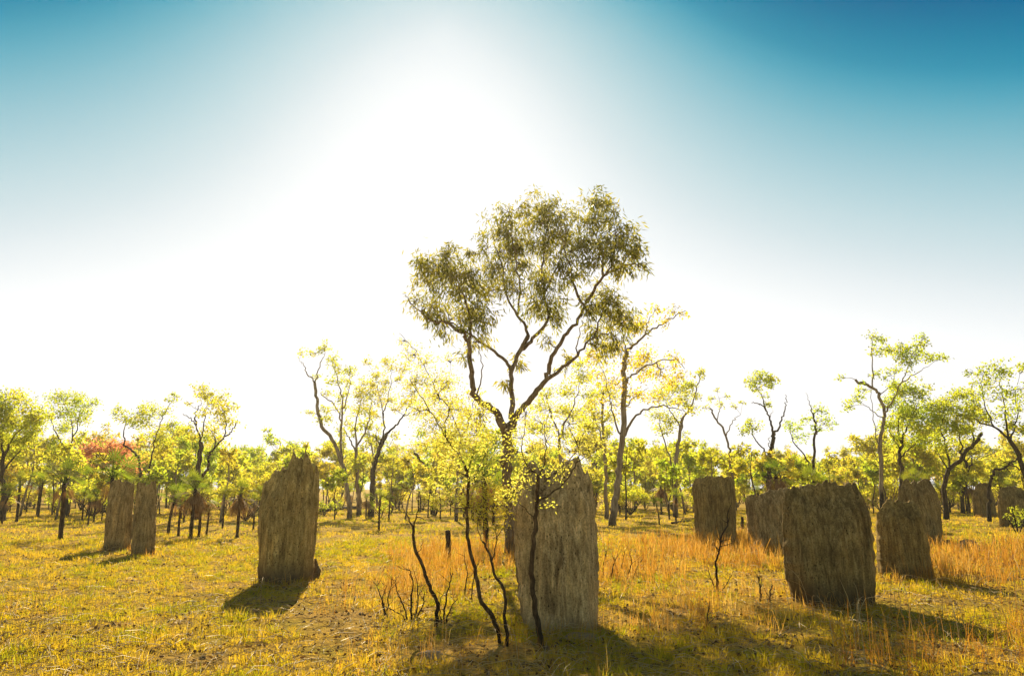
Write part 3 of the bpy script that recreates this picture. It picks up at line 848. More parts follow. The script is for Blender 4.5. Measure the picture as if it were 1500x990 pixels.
savtree('savanna_tree', 'spreading tree with arching limbs at the right frame edge', (1512, 740),
        [(5, 3.5, [(1512, 742), (1503, 700), (1492, 668), (1477, 640)]), (2.5, 1, [(1477, 640), (1456, 625), (1436, 620), (1425, 610)]), (2, 0.7, [(1477, 640), (1472, 605), (1466, 570), (1462, 548)]), (1.8, 0.7, [(1480, 645), (1490, 610), (1488, 570)]),
         (1.5, 0.6, [(1456, 626), (1445, 600), (1438, 570), (1440, 550)]), (1.6, 0.8, [(1498, 690), (1480, 680), (1462, 672)])],
        [(1438, 545, 9), (1458, 536, 11), (1474, 545, 10), (1452, 558, 10), (1480, 575, 11), (1460, 582, 11), (1490, 598, 12), (1434, 578, 9), (1496, 540, 9), (1486, 620, 11), (1440, 605, 9), (1500, 570, 12), (1428, 560, 6), (1505, 630, 12), (1466, 606, 9), (1420, 545, 5)],
        'bark_dark', 'green', 0.9, depth=36)
savtree('dead_tree', 'bare black trunk bent over into an arch by the small far mound', (1447, 742),
        [(3.2, 2.2, [(1447, 744), (1450, 715), (1453, 698), (1460, 688), (1472, 684), (1484, 676), (1496, 664)]), (1.2, 0.5, [(1472, 684), (1480, 690), (1484, 700)])], [], 'bark_dark', 'green', depth=38)

# --- more mid-distance traced leafy fillers around the eucalypt
savtree('savanna_tree', 'yellow-leaved tree filling the gap under the eucalypt fork', (822, 752),
        [(3.6, 2.4, [(822, 754), (824, 700), (820, 650), (826, 620)]), (2, 0.7, [(826, 622), (842, 590), (850, 560)]), (2, 0.7, [(822, 640), (808, 610), (800, 580)]), (1.5, 0.6, [(823, 690), (845, 660), (860, 640)])],
        [(850, 555, 13), (835, 575, 13), (862, 580, 13), (805, 575, 12), (820, 600, 13), (790, 600, 12), (845, 610, 13), (865, 625, 12), (800, 630, 12), (830, 640, 12), (780, 625, 11), (850, 530, 9)],
        'bark_pale', 'yellow', 0.9, depth=40)
savtree('savanna_tree', 'yellow-leaved tree left of the eucalypt trunk', (668, 748),
        [(3, 2, [(668, 750), (670, 700), (676, 640)]), (1.8, 0.7, [(676, 645), (660, 600), (650, 570)]), (1.8, 0.7, [(676, 640), (690, 610), (695, 580)])],
        [(650, 565, 11), (635, 580, 11), (665, 590, 12), (695, 580, 10), (680, 610, 12), (650, 610, 12), (620, 600, 9), (700, 620, 11), (660, 635, 12), (715, 640, 11), (690, 650, 11)],
        'bark_pale', 'yellow', 0.7, depth=38)

# ------------------------------------------------------------------ foreground saplings
SAPG = 'thin charred saplings in the foreground'
traced_tree('sapling', 'leafless charred stem curving from a burnt clump, leftmost of the thin stems', 'sapling', (638, 917),
            [(3.8, 2.6, [(637, 918), (641, 884), (626, 852), (620, 831), (608, 803), (605, 771)]), (1.8, 0.8, [(605, 771), (598, 757), (592, 748), (588, 738)]), (1.6, 0.7, [(605, 775), (610, 755), (613, 742), (610, 728)]),
             (1, 0.5, [(612, 812), (618, 800), (620, 790)]), (0.9, 0.4, [(593, 750), (585, 748), (578, 740)]), (0.9, 0.4, [(610, 756), (622, 760), (634, 763)])],
            [], M['bark_sap'], M['yellow'], 0.05, 0.015, group=SAPG, sides=8, jag=0.006, spread=0.12, thin=0.8)
FINE = dict(L=0.034, W=0.013, grow=1.4, thin=0.74, tight=1.25, group=SAPG, droop=0.3, flat=0.8, spread=0.14, sub=11, twig_r=0.0035, jag=0.006)
traced_tree('sapling', 'tall leaning sapling with fine yellow leaves, left of the pale mound', 'sapling', (735, 941),
            [(5, 2.6, [(735, 942), (722, 905), (706, 880), (695, 832), (686, 792), (684, 757), (686, 706), (682, 684)]), (2.2, 1, [(682, 684), (665, 658), (653, 641), (638, 613), (620, 585), (600, 555)]),
             (1.8, 0.6, [(660, 653), (651, 626), (658, 599), (642, 579), (628, 548), (608, 514), (585, 488)]), (1.6, 0.6, [(685, 720), (700, 690), (712, 660)]), (1.4, 0.5, [(684, 745), (660, 740), (640, 725)]),
             (1.2, 0.5, [(630, 600), (610, 600), (590, 590)]), (1.4, 0.6, [(684, 690), (695, 660), (700, 625)]), (1, 0.4, [(640, 578), (655, 560), (660, 540)]), (1.2, 0.5, [(686, 700), (668, 690), (650, 690)])],
            [(600, 520, 14), (622, 530, 14), (640, 555, 16), (615, 555, 15), (600, 575, 14), (635, 585, 18), (655, 560, 14), (660, 600, 18), (640, 620, 18), (615, 605, 15), (672, 635, 16), (700, 630, 18), (690, 660, 18), (712, 665, 16), (655, 680, 16),
             (640, 720, 14), (665, 730, 16), (700, 705, 18), (590, 500, 8), (680, 600, 14), (708, 600, 14), (660, 525, 9), (690, 740, 16), (640, 650, 14)],
            M['bark_sap'], M['sapleaf'], dens=0.5, **FINE)
traced_tree('sapling', 'short kinked sapling with pinkish dry leaves beside the leaning one', 'sapling', (741, 946),
            [(3.8, 2, [(741, 947), (740, 900), (739, 866), (725, 842), (718, 815), (707, 793)]), (1.8, 0.8, [(719, 822), (725, 806), (727, 780), (722, 750)]), (1.2, 0.5, [(708, 796), (700, 770), (705, 745)]), (1, 0.5, [(726, 790), (738, 770), (742, 745)])],
            [(705, 760, 16), (722, 745, 16), (738, 742, 14), (715, 725, 16), (700, 735, 14), (730, 770, 12), (740, 720, 12)],
            M['bark_sap'], M['orange'], dens=0.35, **FINE)
traced_tree('sapling', 'sapling with wide forked top standing directly before the pale mound', 'sapling', (793, 952),
            [(6, 3.6, [(794, 954), (790, 925), (782, 880), (779, 830), (783, 775), (787, 735), (788, 697)]), (2, 0.7, [(788, 697), (770, 680), (765, 655), (768, 625), (772, 600)]), (2, 0.7, [(788, 697), (797, 680), (800, 650), (797, 628), (805, 600)]),
             (2.4, 0.8, [(786, 735), (808, 722), (832, 700), (846, 672), (849, 645), (862, 625)]), (1.2, 0.5, [(843, 680), (862, 665), (880, 655)]), (1.2, 0.5, [(784, 760), (765, 740), (750, 725)]), (1.2, 0.5, [(787, 725), (800, 715), (812, 695)]), (1, 0.4, [(847, 655), (838, 635), (832, 615)])],
            [(770, 605, 16), (762, 640, 16), (790, 620, 16), (805, 600, 15), (800, 645, 15), (835, 620, 16), (860, 625, 16), (880, 652, 14), (862, 660, 13), (845, 645, 14), (815, 690, 14), (755, 715, 16), (770, 690, 14), (740, 730, 12), (800, 740, 9), (780, 660, 12), (825, 660, 12), (750, 660, 12)],
            M['bark_sap'], M['sapleaf'], dens=0.32, **FINE)


# ------------------------------------------------------------------ burnt shrubs and stubs
def burnt_shrub(label, base, stems, name='burnt_shrub', group='burnt twiggy shrubs'):
    org = on_ground(*base)
    D = org[1]
    k = D / F * 1.03
    mb = MB()
    for (r, pts) in stems:
        o = rng.uniform(-0.35, 0.35)
        sp = smooth_path(pts, 4)
        w = np.array([P(p[0], p[1], D + o * (0.2 + 0.8 * t)) for p, t in zip(sp, np.linspace(0, 1, len(sp)))])
        w[1:] += rng.normal(size=(len(w) - 1, 3)) * 0.006
        w[0][2] = org[2] - 0.05
        tube(mb, w, np.linspace(r, r * 0.35, len(w)) * k, 6, rng.random(), 0.15)
        for _ in range(int(len(sp) * 0.5)):
            j = rng.integers(2, len(w))
            e = w[j] + rand_dir(1)[0] * np.array([1, 1, 0.4]) * rng.uniform(0.06, 0.2) + np.array([0, 0, rng.uniform(0.04, 0.16)])
            tube(mb, smooth_path([w[j], (w[j] + e) / 2 + rand_dir(1)[0] * 0.015, e], 2), [r * 0.35 * k] * 2 + [r * 0.3 * k] * 2 + [r * 0.15 * k] if False else np.linspace(r * 0.35, r * 0.12, 5) * k, 4, rng.random())
    o = mb.build(name, M['char'], origin=org, smooth=True)
    return tag(o, label, 'shrub', group)


burnt_shrub('burnt shrub of many black twigs at the foot of the leafless stem', (602, 908),
            [(1.6, [(603, 908), (602, 880), (606, 855), (600, 835)]), (1.4, [(606, 907), (612, 882), (610, 850)]), (1.2, [(598, 908), (590, 885), (582, 868), (580, 850)]), (1.2, [(610, 908), (620, 885), (622, 865)]), (1, [(595, 905), (575, 893), (562, 888)])])
burnt_shrub('spindly black twigs standing apart on the left of the burnt clump', (565, 900),
            [(1.2, [(565, 902), (558, 875), (552, 858)]), (1, [(566, 901), (570, 870), (575, 845)]), (0.9, [(563, 902), (560, 880), (566, 858)])])
burnt_shrub('forked black twigs on the right of the burnt clump', (650, 912),
            [(1.5, [(650, 913), (652, 885), (658, 860), (664, 838)]), (1.2, [(652, 912), (660, 890), (672, 875)]), (1, [(647, 913), (644, 890), (648, 870)])])
burnt_shrub('tall crooked black twig with side shoots left of the broadest mound', (1050, 870),
            [(2, [(1050, 872), (1050, 845), (1049, 822), (1054, 805), (1056, 788), (1064, 770), (1066, 752)]), (0.9, [(1050, 870), (1042, 845), (1036, 830)]), (0.8, [(1051, 871), (1068, 850), (1074, 835)])])
burnt_shrub('pair of short black stubs near the foot of the broadest mound', (1118, 882),
            [(1.6, [(1115, 883), (1113, 862), (1110, 843)]), (1.4, [(1128, 882), (1127, 868), (1131, 857)]), (1, [(1122, 883), (1128, 872), (1134, 868)]), (0.9, [(1112, 883), (1104, 875)])])
burnt_shrub('low black brush in orange grass right of the pale mound', (905, 848),
            [(1.1, [(885, 848), (884, 825), (890, 805)]), (1, [(895, 849), (899, 825), (905, 812)]), (1, [(905, 849), (903, 830), (897, 812)]), (1, [(918, 848), (925, 825), (922, 808)]), (0.9, [(928, 848), (933, 830), (942, 818)]), (0.9, [(900, 849), (910, 830), (915, 810)])])
burnt_shrub('small black twig among the dark foreground grass', (1036, 918),
            [(1.3, [(1035, 920), (1037, 900), (1040, 880)]), (0.8, [(1036, 920), (1042, 908), (1048, 905)])])
burnt_shrub('thin dark twigs above the pile by the leafless stem and grass', (655, 880),
            [(1, [(680, 870), (684, 840), (680, 815)]), (0.8, [(690, 868), (696, 840), (700, 822)])], group='burnt twiggy shrubs')


def stump(label, base, top_py, rpx):
    org = on_ground(*base)
    k = org[1] / F * 1.03
    t = P(base[0], top_py, org[1])
    mb = MB()
    pts = smooth_path([org + [0, 0, -0.08], org + (t - org) * 0.5 + [0.015, 0, 0], t], 5)
    tube(mb, pts, rpx * k * (1.15 - 0.2 * np.linspace(0, 1, len(pts))), 12, 0.4, 0.25)
    return tag(mb.build('burnt_stump', M['char'], origin=org, smooth=True), label, 'stump', 'burnt palm stumps')


stump('black burnt stump in the grass behind the leafless stem', (656, 819), 777, 3.6)
stump('little black stump just right of the boxy mound', (1087, 773), 757, 2)


# ------------------------------------------------------------------ logs and stones
def log(label, a, b, rpx):
    A, B = on_ground(*a), on_ground(*b)
    k = A[1] / F
    r = rpx * k
    A[2] += r * 0.75
    B[2] += r * 0.75
    mid = (A + B) / 2 + np.array([0, 0.1, r * 0.3])
    mb = MB()
    pts = smooth_path([A, mid, B], 7)
    tube(mb, pts, np.linspace(r, r * 0.6, len(pts)), 10, 0.5, 0.2)
    e = mid + np.array([0.15, 0.1, r + 0.35])
    tube(mb, smooth_path([mid, (mid + e) / 2 + [0.05, 0, 0], e], 3), np.linspace(r * 0.4, r * 0.15, 7), 6, 0.5, 0.15)
    return tag(mb.build('fallen_log', M['char'], origin=(A + B) / 2 - [0, 0, r], smooth=True), label, 'log', 'fallen logs')


log('fallen black log right of the spired mound', (470, 750), (526, 745), 3.2)
log('thin fallen log on the grass left of the boxy mound', (984, 767), (1012, 764), 1.6)


def stone(label, base, w_px, h_px, mat, name='stone', cat='stone', group='stones in the grass', seed=0):
    org = on_ground(*base)
    k = org[1] / F
    nu, nv = 28, 16
    th = np.linspace(0, 2 * PI, nu, endpoint=False)
    ph = np.linspace(-0.5 * PI, 0.5 * PI, nv)
    PH, TH = np.meshgrid(ph, th, indexing='ij')
    x, y, z = np.cos(PH) * np.cos(TH), np.cos(PH) * np.sin(TH), np.sin(PH)
    r = 1 + 0.45 * vnoise(x * 1.6 + seed, y * 1.6, z * 1.6, 2) + 0.25 * vnoise(x * 4 + seed, y * 4, z * 4, 5) + 0.1 * vnoise(x * 9 + seed, y * 9, z * 9, 6)
    v = np.stack([x * r * w_px * k * 0.5, y * r * w_px * k * 0.42, z * r * h_px * k * 0.75 + h_px * k * 0.15], -1) + org
    id_ = np.arange(nu * nv).reshape(nv, nu)
    jd = np.roll(id_, -1, axis=1)
    mb = MB()
    mb.add(v.reshape(-1, 3), np.stack([id_[:-1], jd[:-1], jd[1:], id_[1:]], -1).reshape(-1, 4))
    return tag(mb.build(name, mat, origin=org, smooth=True), label, cat, group)


stone('dark reddish stone touching the foot of the notched mound', (1383, 797), 17, 8, M['clod'], seed=1)
stone('rounded brown stone in grass a step right of the notched mound', (1419, 800), 26, 11, M['rock'], seed=2)
stone('flat pale stone on bare soil at the front edge', (630, 962), 34, 9, M['rock'], seed=3)
stone('crumbled earth lump against the right foot of the spired mound', (459, 848), 20, 24, M['clod'], 'earth_lump', 'earth lump', 'fallen mound earth', 4)
stone('pale crumbled earth heap at the foot of the largest pale mound', (852, 932), 48, 8, M['rock'], 'earth_lump', 'earth lump', 'fallen mound earth', 5)


# ------------------------------------------------------------------ sand palms
def fan(mb, base, direc, R, nseg=13, spread=2.6, tint=0.5, droop=0.25):
    d = unit(np.asarray(direc, float))
    s = np.cross(d, np.array([0, 0, 1.0]))
    if np.linalg.norm(s) < 0.1:
        s = np.array([1.0, 0, 0])
    s = unit(s)
    up = np.cross(s, d)
    rot = rng.uniform(-0.5, 0.5)
    s = s * math.cos(rot) + up * math.sin(rot)
    for a in np.linspace(-spread / 2, spread / 2, nseg):
        l = R * (1 - 0.18 * abs(a)) * rng.uniform(0.85, 1.1)
        dd = d * math.cos(a) + s * math.sin(a)
        side = -d * math.sin(a) + s * math.cos(a)
        m = base + dd * l * 0.55
        t = base + dd * l + np.array([0, 0, -droop * l * rng.uniform(0.5, 1.3)])
        w = l * spread / nseg * 0.3
        mb.add(np.array([base, m + side * w * 0.6, t, m - side * w * 0.6]), [[0, 1, 2, 3]], None, np.clip(tint + rng.uniform(-0.25, 0.25), 0, 1))


def make_palm(h, R, ngreen, ndead, r, lean=0.0, skirt_len=0.5):
    root = empty('sand_palm', (0, 0, 0))
    tag(root, 'sand palm', 'palm')
    wood, crown, dead = MB(), MB(), MB()
    top = np.array([lean, lean * 0.4, h])
    pts = smooth_path([[0, 0, -0.1], [lean * 0.25, 0, h * 0.5], top], 7)
    rad = r * (1.1 - 0.25 * np.linspace(0, 1, len(pts))) * (1 + 0.08 * np.sin(np.arange(len(pts)) * 2.1))
    tube(wood, pts, rad, 9, 0.5, 0.22)
    wood.build('trunk', M['bark_palm'], root, smooth=True)
    for i in range(ngreen):
        a = i * 2.4 + rng.uniform(-0.3, 0.3)
        el = 1.4 - 1.25 * (i / max(1, ngreen - 1)) ** 1.1 + rng.uniform(-0.15, 0.15)
        d = np.array([math.cos(a) * math.cos(el), math.sin(a) * math.cos(el), math.sin(el)])
        pl = R * rng.uniform(0.4, 0.65)
        b = top + d * pl
        tube(crown, smooth_path([top, top + d * pl * 0.5 + [0, 0, 0.02], b], 2), [0.012] * 4 + [0.008], 4, 0.6, cap=False)
        fan(crown, b, d + rand_dir(1)[0] * 0.25, R * rng.uniform(0.42, 0.66), 11, 2.9, rng.random(), 0.08)
    crown.build('crown', M['frond'], root)
    if ndead:
        for i in range(ndead):
            a = i * 2.4 + rng.uniform(-0.4, 0.4)
            el = rng.uniform(-1.5, -1.0) if i % 5 else rng.uniform(-0.7, 0.0)
            d = np.array([math.cos(a) * math.cos(el), math.sin(a) * math.cos(el), math.sin(el)])
            b0 = top + np.array([0, 0, -0.05 - 0.15 * rng.random()])
            out = np.array([math.cos(a), math.sin(a), -0.25]) * R * rng.uniform(0.08, 0.3)
            b = b0 + out
            tube(dead, smooth_path([b0, b0 + out * 0.6 + [0, 0, 0.03], b], 2), [0.01] * 5, 4, 0.7, cap=False)
            fan(dead, b, d, skirt_len * rng.uniform(0.5, 1.2), 9, 0.9, rng.random(), 0.25)
        dead.build('dead_frond_skirt', M['dead'], root)
    return root


PALMS = {
    'skirt': make_palm(1.75, 0.75, 12, 26, 0.062, 0.03, 0.75),
    'wide': make_palm(1.9, 1.0, 13, 12, 0.075, 0.1, 0.5),
    'small': make_palm(1.1, 0.62, 10, 3, 0.045, 0.12, 0.35),
    'plain': make_palm(1.5, 0.62, 11, 6, 0.05, -0.05, 0.4),
}
PH0 = {'skirt': 1.75, 'wide': 1.9, 'small': 1.1, 'plain': 1.5}
used = set()


def place_palm(kind, base, top_py, label, rz=None, depth=None, group='dark-trunked sand palms'):
    if depth is None:
        org = on_ground(*base)
    else:
        org = P(base[0], base[1], depth)
        org[2] = float(gh(org[0], org[1])) if abs(org[0]) < 55 and org[1] < 65 else 0.0
    h = P(base[0], top_py, org[1])[2] - org[2]
    sc = h / PH0[kind]
    rz = rng.uniform(0, 6.28) if rz is None else rz
    if kind not in used:
        used.add(kind)
        r = PALMS[kind]
        r.location, r.rotation_euler, r.scale = org, (0, 0, rz), (sc,) * 3
        r['label'], r['group'] = label, group
        return r
    return copy_thing(PALMS[kind], org, rz, sc, label, group)


place_palm('wide', (88, 789), 708, 'nearest left palm, black bare trunk and broad ragged crown, alone in grass')
place_palm('small', (2, 767), 726, 'small palm on the left frame edge')
place_palm('plain', (24, 765), 705, 'thin palm second from the left frame edge')
place_palm('plain', (54, 755), 712, 'thin palm left of the broad ragged-crowned palm')
place_palm('skirt', (137, 765), 728, 'short palm with brown skirt left of the paired mounds')
place_palm('wide', (158, 790), 700, 'palm whose crown rises over the wider of the paired mounds')
place_palm('plain', (180, 775), 712, 'palm peeping over the top of the paired mounds')
place_palm('small', (246, 783), 732, 'first small palm to the right of the narrow paired slab')
place_palm('small', (261, 786), 741, 'second small palm to the right of the narrow paired slab')
place_palm('skirt', (279, 789), 716, 'tallest brown-skirted palm in the row between paired and spired mounds')
place_palm('skirt', (291, 787), 727, 'brown-skirted palm touching the tallest skirted palm')
place_palm('small', (302, 786), 750, 'leaning small palm with bright fans, right of the two skirted palms')
place_palm('plain', (326, 773), 728, 'plain thin palm set back between skirted palms')
place_palm('skirt', (347, 788), 724, 'full-skirted palm left of the spired mound')
place_palm('plain', (371, 777), 736, 'slim palm nearly touching the spired mound')
place_palm('plain', (555, 777), 731, 'single palm in open grass right of the spired mound')
place_palm('skirt', (536, 760), 732, 'skirted palm in the shade behind the single palm')
place_palm('plain', (570, 762), 733, 'slim palm right behind the single palm')
place_palm('wide', (712, 800), 700, 'big palm with orange dead skirt left of the eucalypt trunk', depth=21)
place_palm('small', (966, 768), 741, 'small round-headed palm in the grass left of the boxy mound')
place_palm('skirt', (1140, 760), 697, 'skirted palm rising behind the half hidden greyish mound', depth=34)
place_palm('wide', (1192, 780), 716, 'palm showing only fans over the broadest mound', depth=24)
place_palm('plain', (1345, 780), 708, 'palm showing fans over the notched mound', depth=32)


def sector(px):
    return ('behind the paired left mounds' if px < 260 else 'between paired and spired mounds' if px < 480 else 'left of the eucalypt' if px < 700 else
            'behind the eucalypt and pale mound' if px < 980 else 'behind the boxy and broadest mounds' if px < 1260 else 'behind the rightmost mounds')


for i in range(64):
    px = rng.uniform(-60, 760) if i % 3 else rng.uniform(760, 1560)
    d = rng.uniform(34, 62)
    if px > 1395:
        d = rng.uniform(50, 64)
    kind = ('small', 'plain', 'plain', 'skirt')[i % 4]
    h = rng.uniform(0.9, 2.0) * (0.75 if kind == 'small' else 1)
    py = 715 + (CAM_H - h) * F / d * 0.98
    place_palm(kind, (px, 740), py, 'small distant %s palm at the woodland foot %s' % ('brown-skirted' if kind == 'skirt' else 'thin black-trunked', sector(px)), depth=d,
               group='distant palms along the woodland foot')


# ------------------------------------------------------------------ woodland prototypes
def make_tree(h, leaf, bark, n_limb, lean, clump_r, dens, L=0.24, W=0.14, bare=0.0, low=0.45, name='woodland_tree', cat='tree'):
    root = empty(name, (0, 0, 0))
    tag(root, 'woodland tree', cat)
    wood, crown = MB(), MB()
    r0 = 0.009 * h + 0.02
    tops = np.array([lean * h * rng.uniform(-1, 1), lean * h * rng.uniform(-1, 1), h * rng.uniform(0.7, 0.85)])
    tr = smooth_path([[0, 0, -0.1], tops * 0.33 + [rng.normal() * 0.1, rng.normal() * 0.1, 0], tops * 0.66 + [rng.normal() * 0.2, rng.normal() * 0.2, 0], tops], 6)
    t = np.linspace(0, 1, len(tr))
    tube(wood, tr, r0 * (1.1 - 0.8 * t), 8, 0.5, 0.12)
    ends = [(tr[-1], tr[-1] - tr[-3])]
    for i in range(n_limb):
        f = rng.uniform(low, 0.92)
        j = int(f * (len(tr) - 1))
        a = i * 2.4 + rng.uniform(-0.6, 0.6)
        l = h * rng.uniform(0.2, 0.42) * (1.25 - 0.6 * f)
        d = np.array([math.cos(a), math.sin(a), rng.uniform(0.5, 1.5)])
        d = unit(d)
        e = tr[j] + d * l + [0, 0, 0.1 * l]
        pm = tr[j] + d * l * 0.5 + rand_dir(1)[0] * 0.13 * l
        pth = smooth_path([tr[j], pm, e], 5)
        rr = r0 * (1.1 - 0.8 * f) * 0.6
        tube(wood, pth, np.linspace(rr, rr * 0.25, len(pth)), 6, 0.5, 0.1)
        ends.append((e, d))
        for q in range(2):
            jj = rng.integers(4, len(pth))
            d2 = unit(d + rand_dir(1)[0] * 0.8 + [0, 0, 0.2])
            e2 = pth[jj] + d2 * l * rng.uniform(0.25, 0.5)
            pp = smooth_path([pth[jj], (pth[jj] + e2) / 2 + rand_dir(1)[0] * 0.05 * l, e2], 3)
            tube(wood, pp, np.linspace(rr * 0.4, rr * 0.15, len(pp)), 5, 0.5)
            ends.append((e2, d2))
    for (e, d) in ends:
        if rng.random() < bare:
            continue
        for q in range(2):
            r = clump_r * rng.uniform(0.6, 1.25)
            c = e + rand_ball(1)[0] * r * 0.8
            clump_leaves(crown, wood, c, r, int(dens * 6.0 * r * r / (L * W)), L, W, 0.4, e, 6, 0.012, 0.7)
    wood.build('trunk' if cat == 'tree' else 'stems', M[bark], root, smooth=True)
    crown.build('crown' if cat == 'tree' else 'foliage', M[leaf], root)
    return root


def make_shrub(h, leaf, n, dens, L=0.17, W=0.1):
    root = empty('woodland_shrub', (0, 0, 0))
    tag(root, 'woodland shrub', 'shrub')
    wood, crown = MB(), MB()
    for i in range(n):
        a = i * 2.4 + rng.uniform(-0.5, 0.5)
        e = np.array([math.cos(a) * h * rng.uniform(0.15, 0.6), math.sin(a) * h * rng.uniform(0.15, 0.6), h * rng.uniform(0.45, 1.0)])
        pth = smooth_path([[0, 0, -0.05], e * 0.5 + rand_dir(1)[0] * 0.12 * h, e], 4)
        tube(wood, pth, np.linspace(0.022, 0.008, len(pth)) * h ** 0.5, 5, 0.5)
        r = h * rng.uniform(0.16, 0.3)
        clump_leaves(crown, wood, e, r, int(dens * 6.0 * r * r / (L * W)), L, W, 0.3, e * 0.85, 6, 0.006, 0.75)
    wood.build('stems', M['bark_dark'], root, smooth=True)
    crown.build('foliage', M[leaf], root)
    return root


PROTO = [
    (make_tree(7.5, 'yellow', 'bark_pale', 13, 0.08, 0.5, 1.15, low=0.3), 'slender yellow-green tree with grey stem'),
    (make_tree(8.5, 'yellow', 'bark_dark', 13, 0.12, 0.48, 1.05, low=0.35), 'dark-stemmed yellow-leaved tree'),
    (make_tree(6.5, 'green', 'bark_dark', 13, 0.1, 0.52, 1.2, low=0.3), 'rounded bright green tree'),
    (make_tree(7.0, 'green', 'bark_pale', 13, 0.05, 0.48, 1.1, low=0.3), 'upright green tree with grey stem'),
    (make_tree(6.0, 'orange', 'bark_pale', 11, 0.1, 0.45, 0.9, low=0.3), 'orange-tinged tree'),
    (make_tree(8.0, 'yellow', 'bark_pale', 11, 0.14, 0.42, 0.9, bare=0.3, low=0.4), 'thin half-bare yellow tree'),
    (make_tree(5.0, 'yellow', 'bark_dark', 13, 0.1, 0.46, 1.25, low=0.18), 'short bushy yellow tree'),
    (make_tree(7.5, 'green', 'bark_pale', 11, 0.12, 0.4, 0.85, bare=0.35, low=0.45), 'sparse grey-stemmed green tree'),
]
SHRUBS = [
    (make_shrub(1.7, 'yellow', 11, 1.4), 'knee-high yellow shrub'),
    (make_shrub(2.4, 'yellow', 12, 1.3), 'head-high yellow shrub'),
    (make_shrub(1.4, 'green', 10, 1.4), 'low bright green shrub'),
    (make_shrub(2.0, 'orange', 10, 1.1), 'orange dry-leaved shrub'),
]
first = set()


def place(root, x, y, sc, label, group):
    ppx = 750 + F * x / (y * 1.02)
    if ppx > 1395 and y < 62:
        y = 62 + (y % 7)
        x = (ppx - 750) / F * y * 1.02
    elif ppx > 1240 and y < 47:
        y += 9
        x = (ppx - 750) / F * y * 1.02
    z = float(gh(x, y)) if abs(x) < 55 and y < 65 else 0.0
    rz = rng.uniform(0, 6.28)
    if root.name not in first:
        first.add(root.name)
        root.location, root.rotation_euler, root.scale = (x, y, z), (0, 0, rz), (sc,) * 3
        root['label'], root['group'] = label, group
        return root
    return copy_thing(root, (x, y, z), rz, sc, label, group)


def wood_label(s, px, d):
    return '%s in the far woodland %s' % (s, sector(px))


NT = 240
for i in range(NT):
    d = 48 + 75 * (i / NT) ** 0.9 + rng.uniform(-3, 3)
    px = rng.uniform(-180, 1680)
    px = -180 + 1860 * ((i * 0.61803) % 1.0) + rng.uniform(-30, 30)
    right = px > 980
    k = rng.choice(8, p=[.17, .14, .14, .12, .07, .12, .15, .09]) if not right else rng.choice(8, p=[.12, .12, .14, .14, .1, .12, .1, .16])
    root, s = PROTO[k]
    x = (px - 750) / F * d * 1.02
    sc = rng.uniform(0.52, 0.9) * (1.0 + 0.25 * (d - 48) / 75) * (1.2 if rng.random() < 0.12 else 1.0)
    place(root, x, d, sc, wood_label(s, px, d), 'trees of the far woodland')
for i in range(170):
    d = 41 + 50 * (i / 170) + rng.uniform(-2, 2)
    px = -120 + 1740 * ((i * 0.61803 + 0.3) % 1.0) + rng.uniform(-25, 25)
    if 40 < d < 46 and px > 850 and rng.random() < 0.7:
        d += 10
    root, s = SHRUBS[rng.choice(4, p=[.34, .3, .2, .16])]
    x = (px - 750) / F * d * 1.02
    place(root, x, d, rng.uniform(0.55, 1.0), '%s at the woodland foot %s' % (s, sector(px)), 'shrubs along the woodland foot')

POLES = [
    (make_tree(4.5, 'yellow', 'bark_dark', 4, 0.06, 0.3, 0.9, low=0.6, name='woodland_sapling', cat='sapling'), 'thin black-stemmed yellow sapling'),
    (make_tree(3.8, 'green', 'bark_dark', 4, 0.1, 0.3, 0.9, low=0.6, name='woodland_sapling', cat='sapling'), 'thin dark-stemmed green sapling'),
    (make_tree(5.5, 'yellow', 'bark_pale', 5, 0.09, 0.32, 0.8, bare=0.4, low=0.55, name='woodland_sapling', cat='sapling'), 'thin grey half-bare sapling'),
]
for i in range(190):
    d = 38 + 34 * (i / 190) + rng.uniform(-2, 2)
    px = -100 + 1700 * ((i * 0.61803 + 0.17) % 1.0) + rng.uniform(-25, 25)
    root, s = POLES[i % 3]
    place(root, (px - 750) / F * d * 1.02, d, rng.uniform(0.55, 1.0), '%s in the far woodland %s' % (s, sector(px)), 'slim saplings of the far woodland')

# right-edge bushes close by
traced_tree('fern_bush', 'bright green feathery bush in front of the frame-edge mound', 'shrub', (1492, 782),
            [(1.2, 0.6, [(1492, 784), (1488, 765), (1482, 745)]), (1, 0.5, [(1493, 783), (1500, 760), (1500, 745)]), (1, 0.5, [(1490, 783), (1480, 765), (1470, 752)])],
            [(1482, 745, 9), (1498, 752, 10), (1474, 756, 6), (1490, 762, 9), (1508, 745, 10)], M['bark_dark'], M['green'], 0.07, 0.02, 0.6, grow=0.8, parts=('stems', 'foliage'))
traced_tree('dry_bush', 'tall orange-brown bush leaning in from the right frame edge', 'shrub', (1503, 760),
            [(1.4, 0.7, [(1505, 762), (1502, 725), (1495, 690)]), (1.2, 0.6, [(1506, 762), (1512, 720), (1508, 690)])],
            [(1494, 690, 9), (1502, 705, 11), (1510, 685, 11), (1498, 720, 8), (1512, 720, 12)], M['bark_dark'], M['orange'], 0.1, 0.035, 0.8, parts=('stems', 'foliage'))


# ------------------------------------------------------------------ grass
def sample_ground(n, d0, d1, power, half=0.85):
    """positions in the wedge seen by the camera (and a margin), density ~ d^-power per square metre"""
    u = rng.random(n)
    e = 2 - power
    d = (d0 ** e + u * (d1 ** e - d0 ** e)) ** (1 / e)
    x = rng.uniform(-half, half, n) * d + rng.uniform(-2, 2, n)
    return x, d


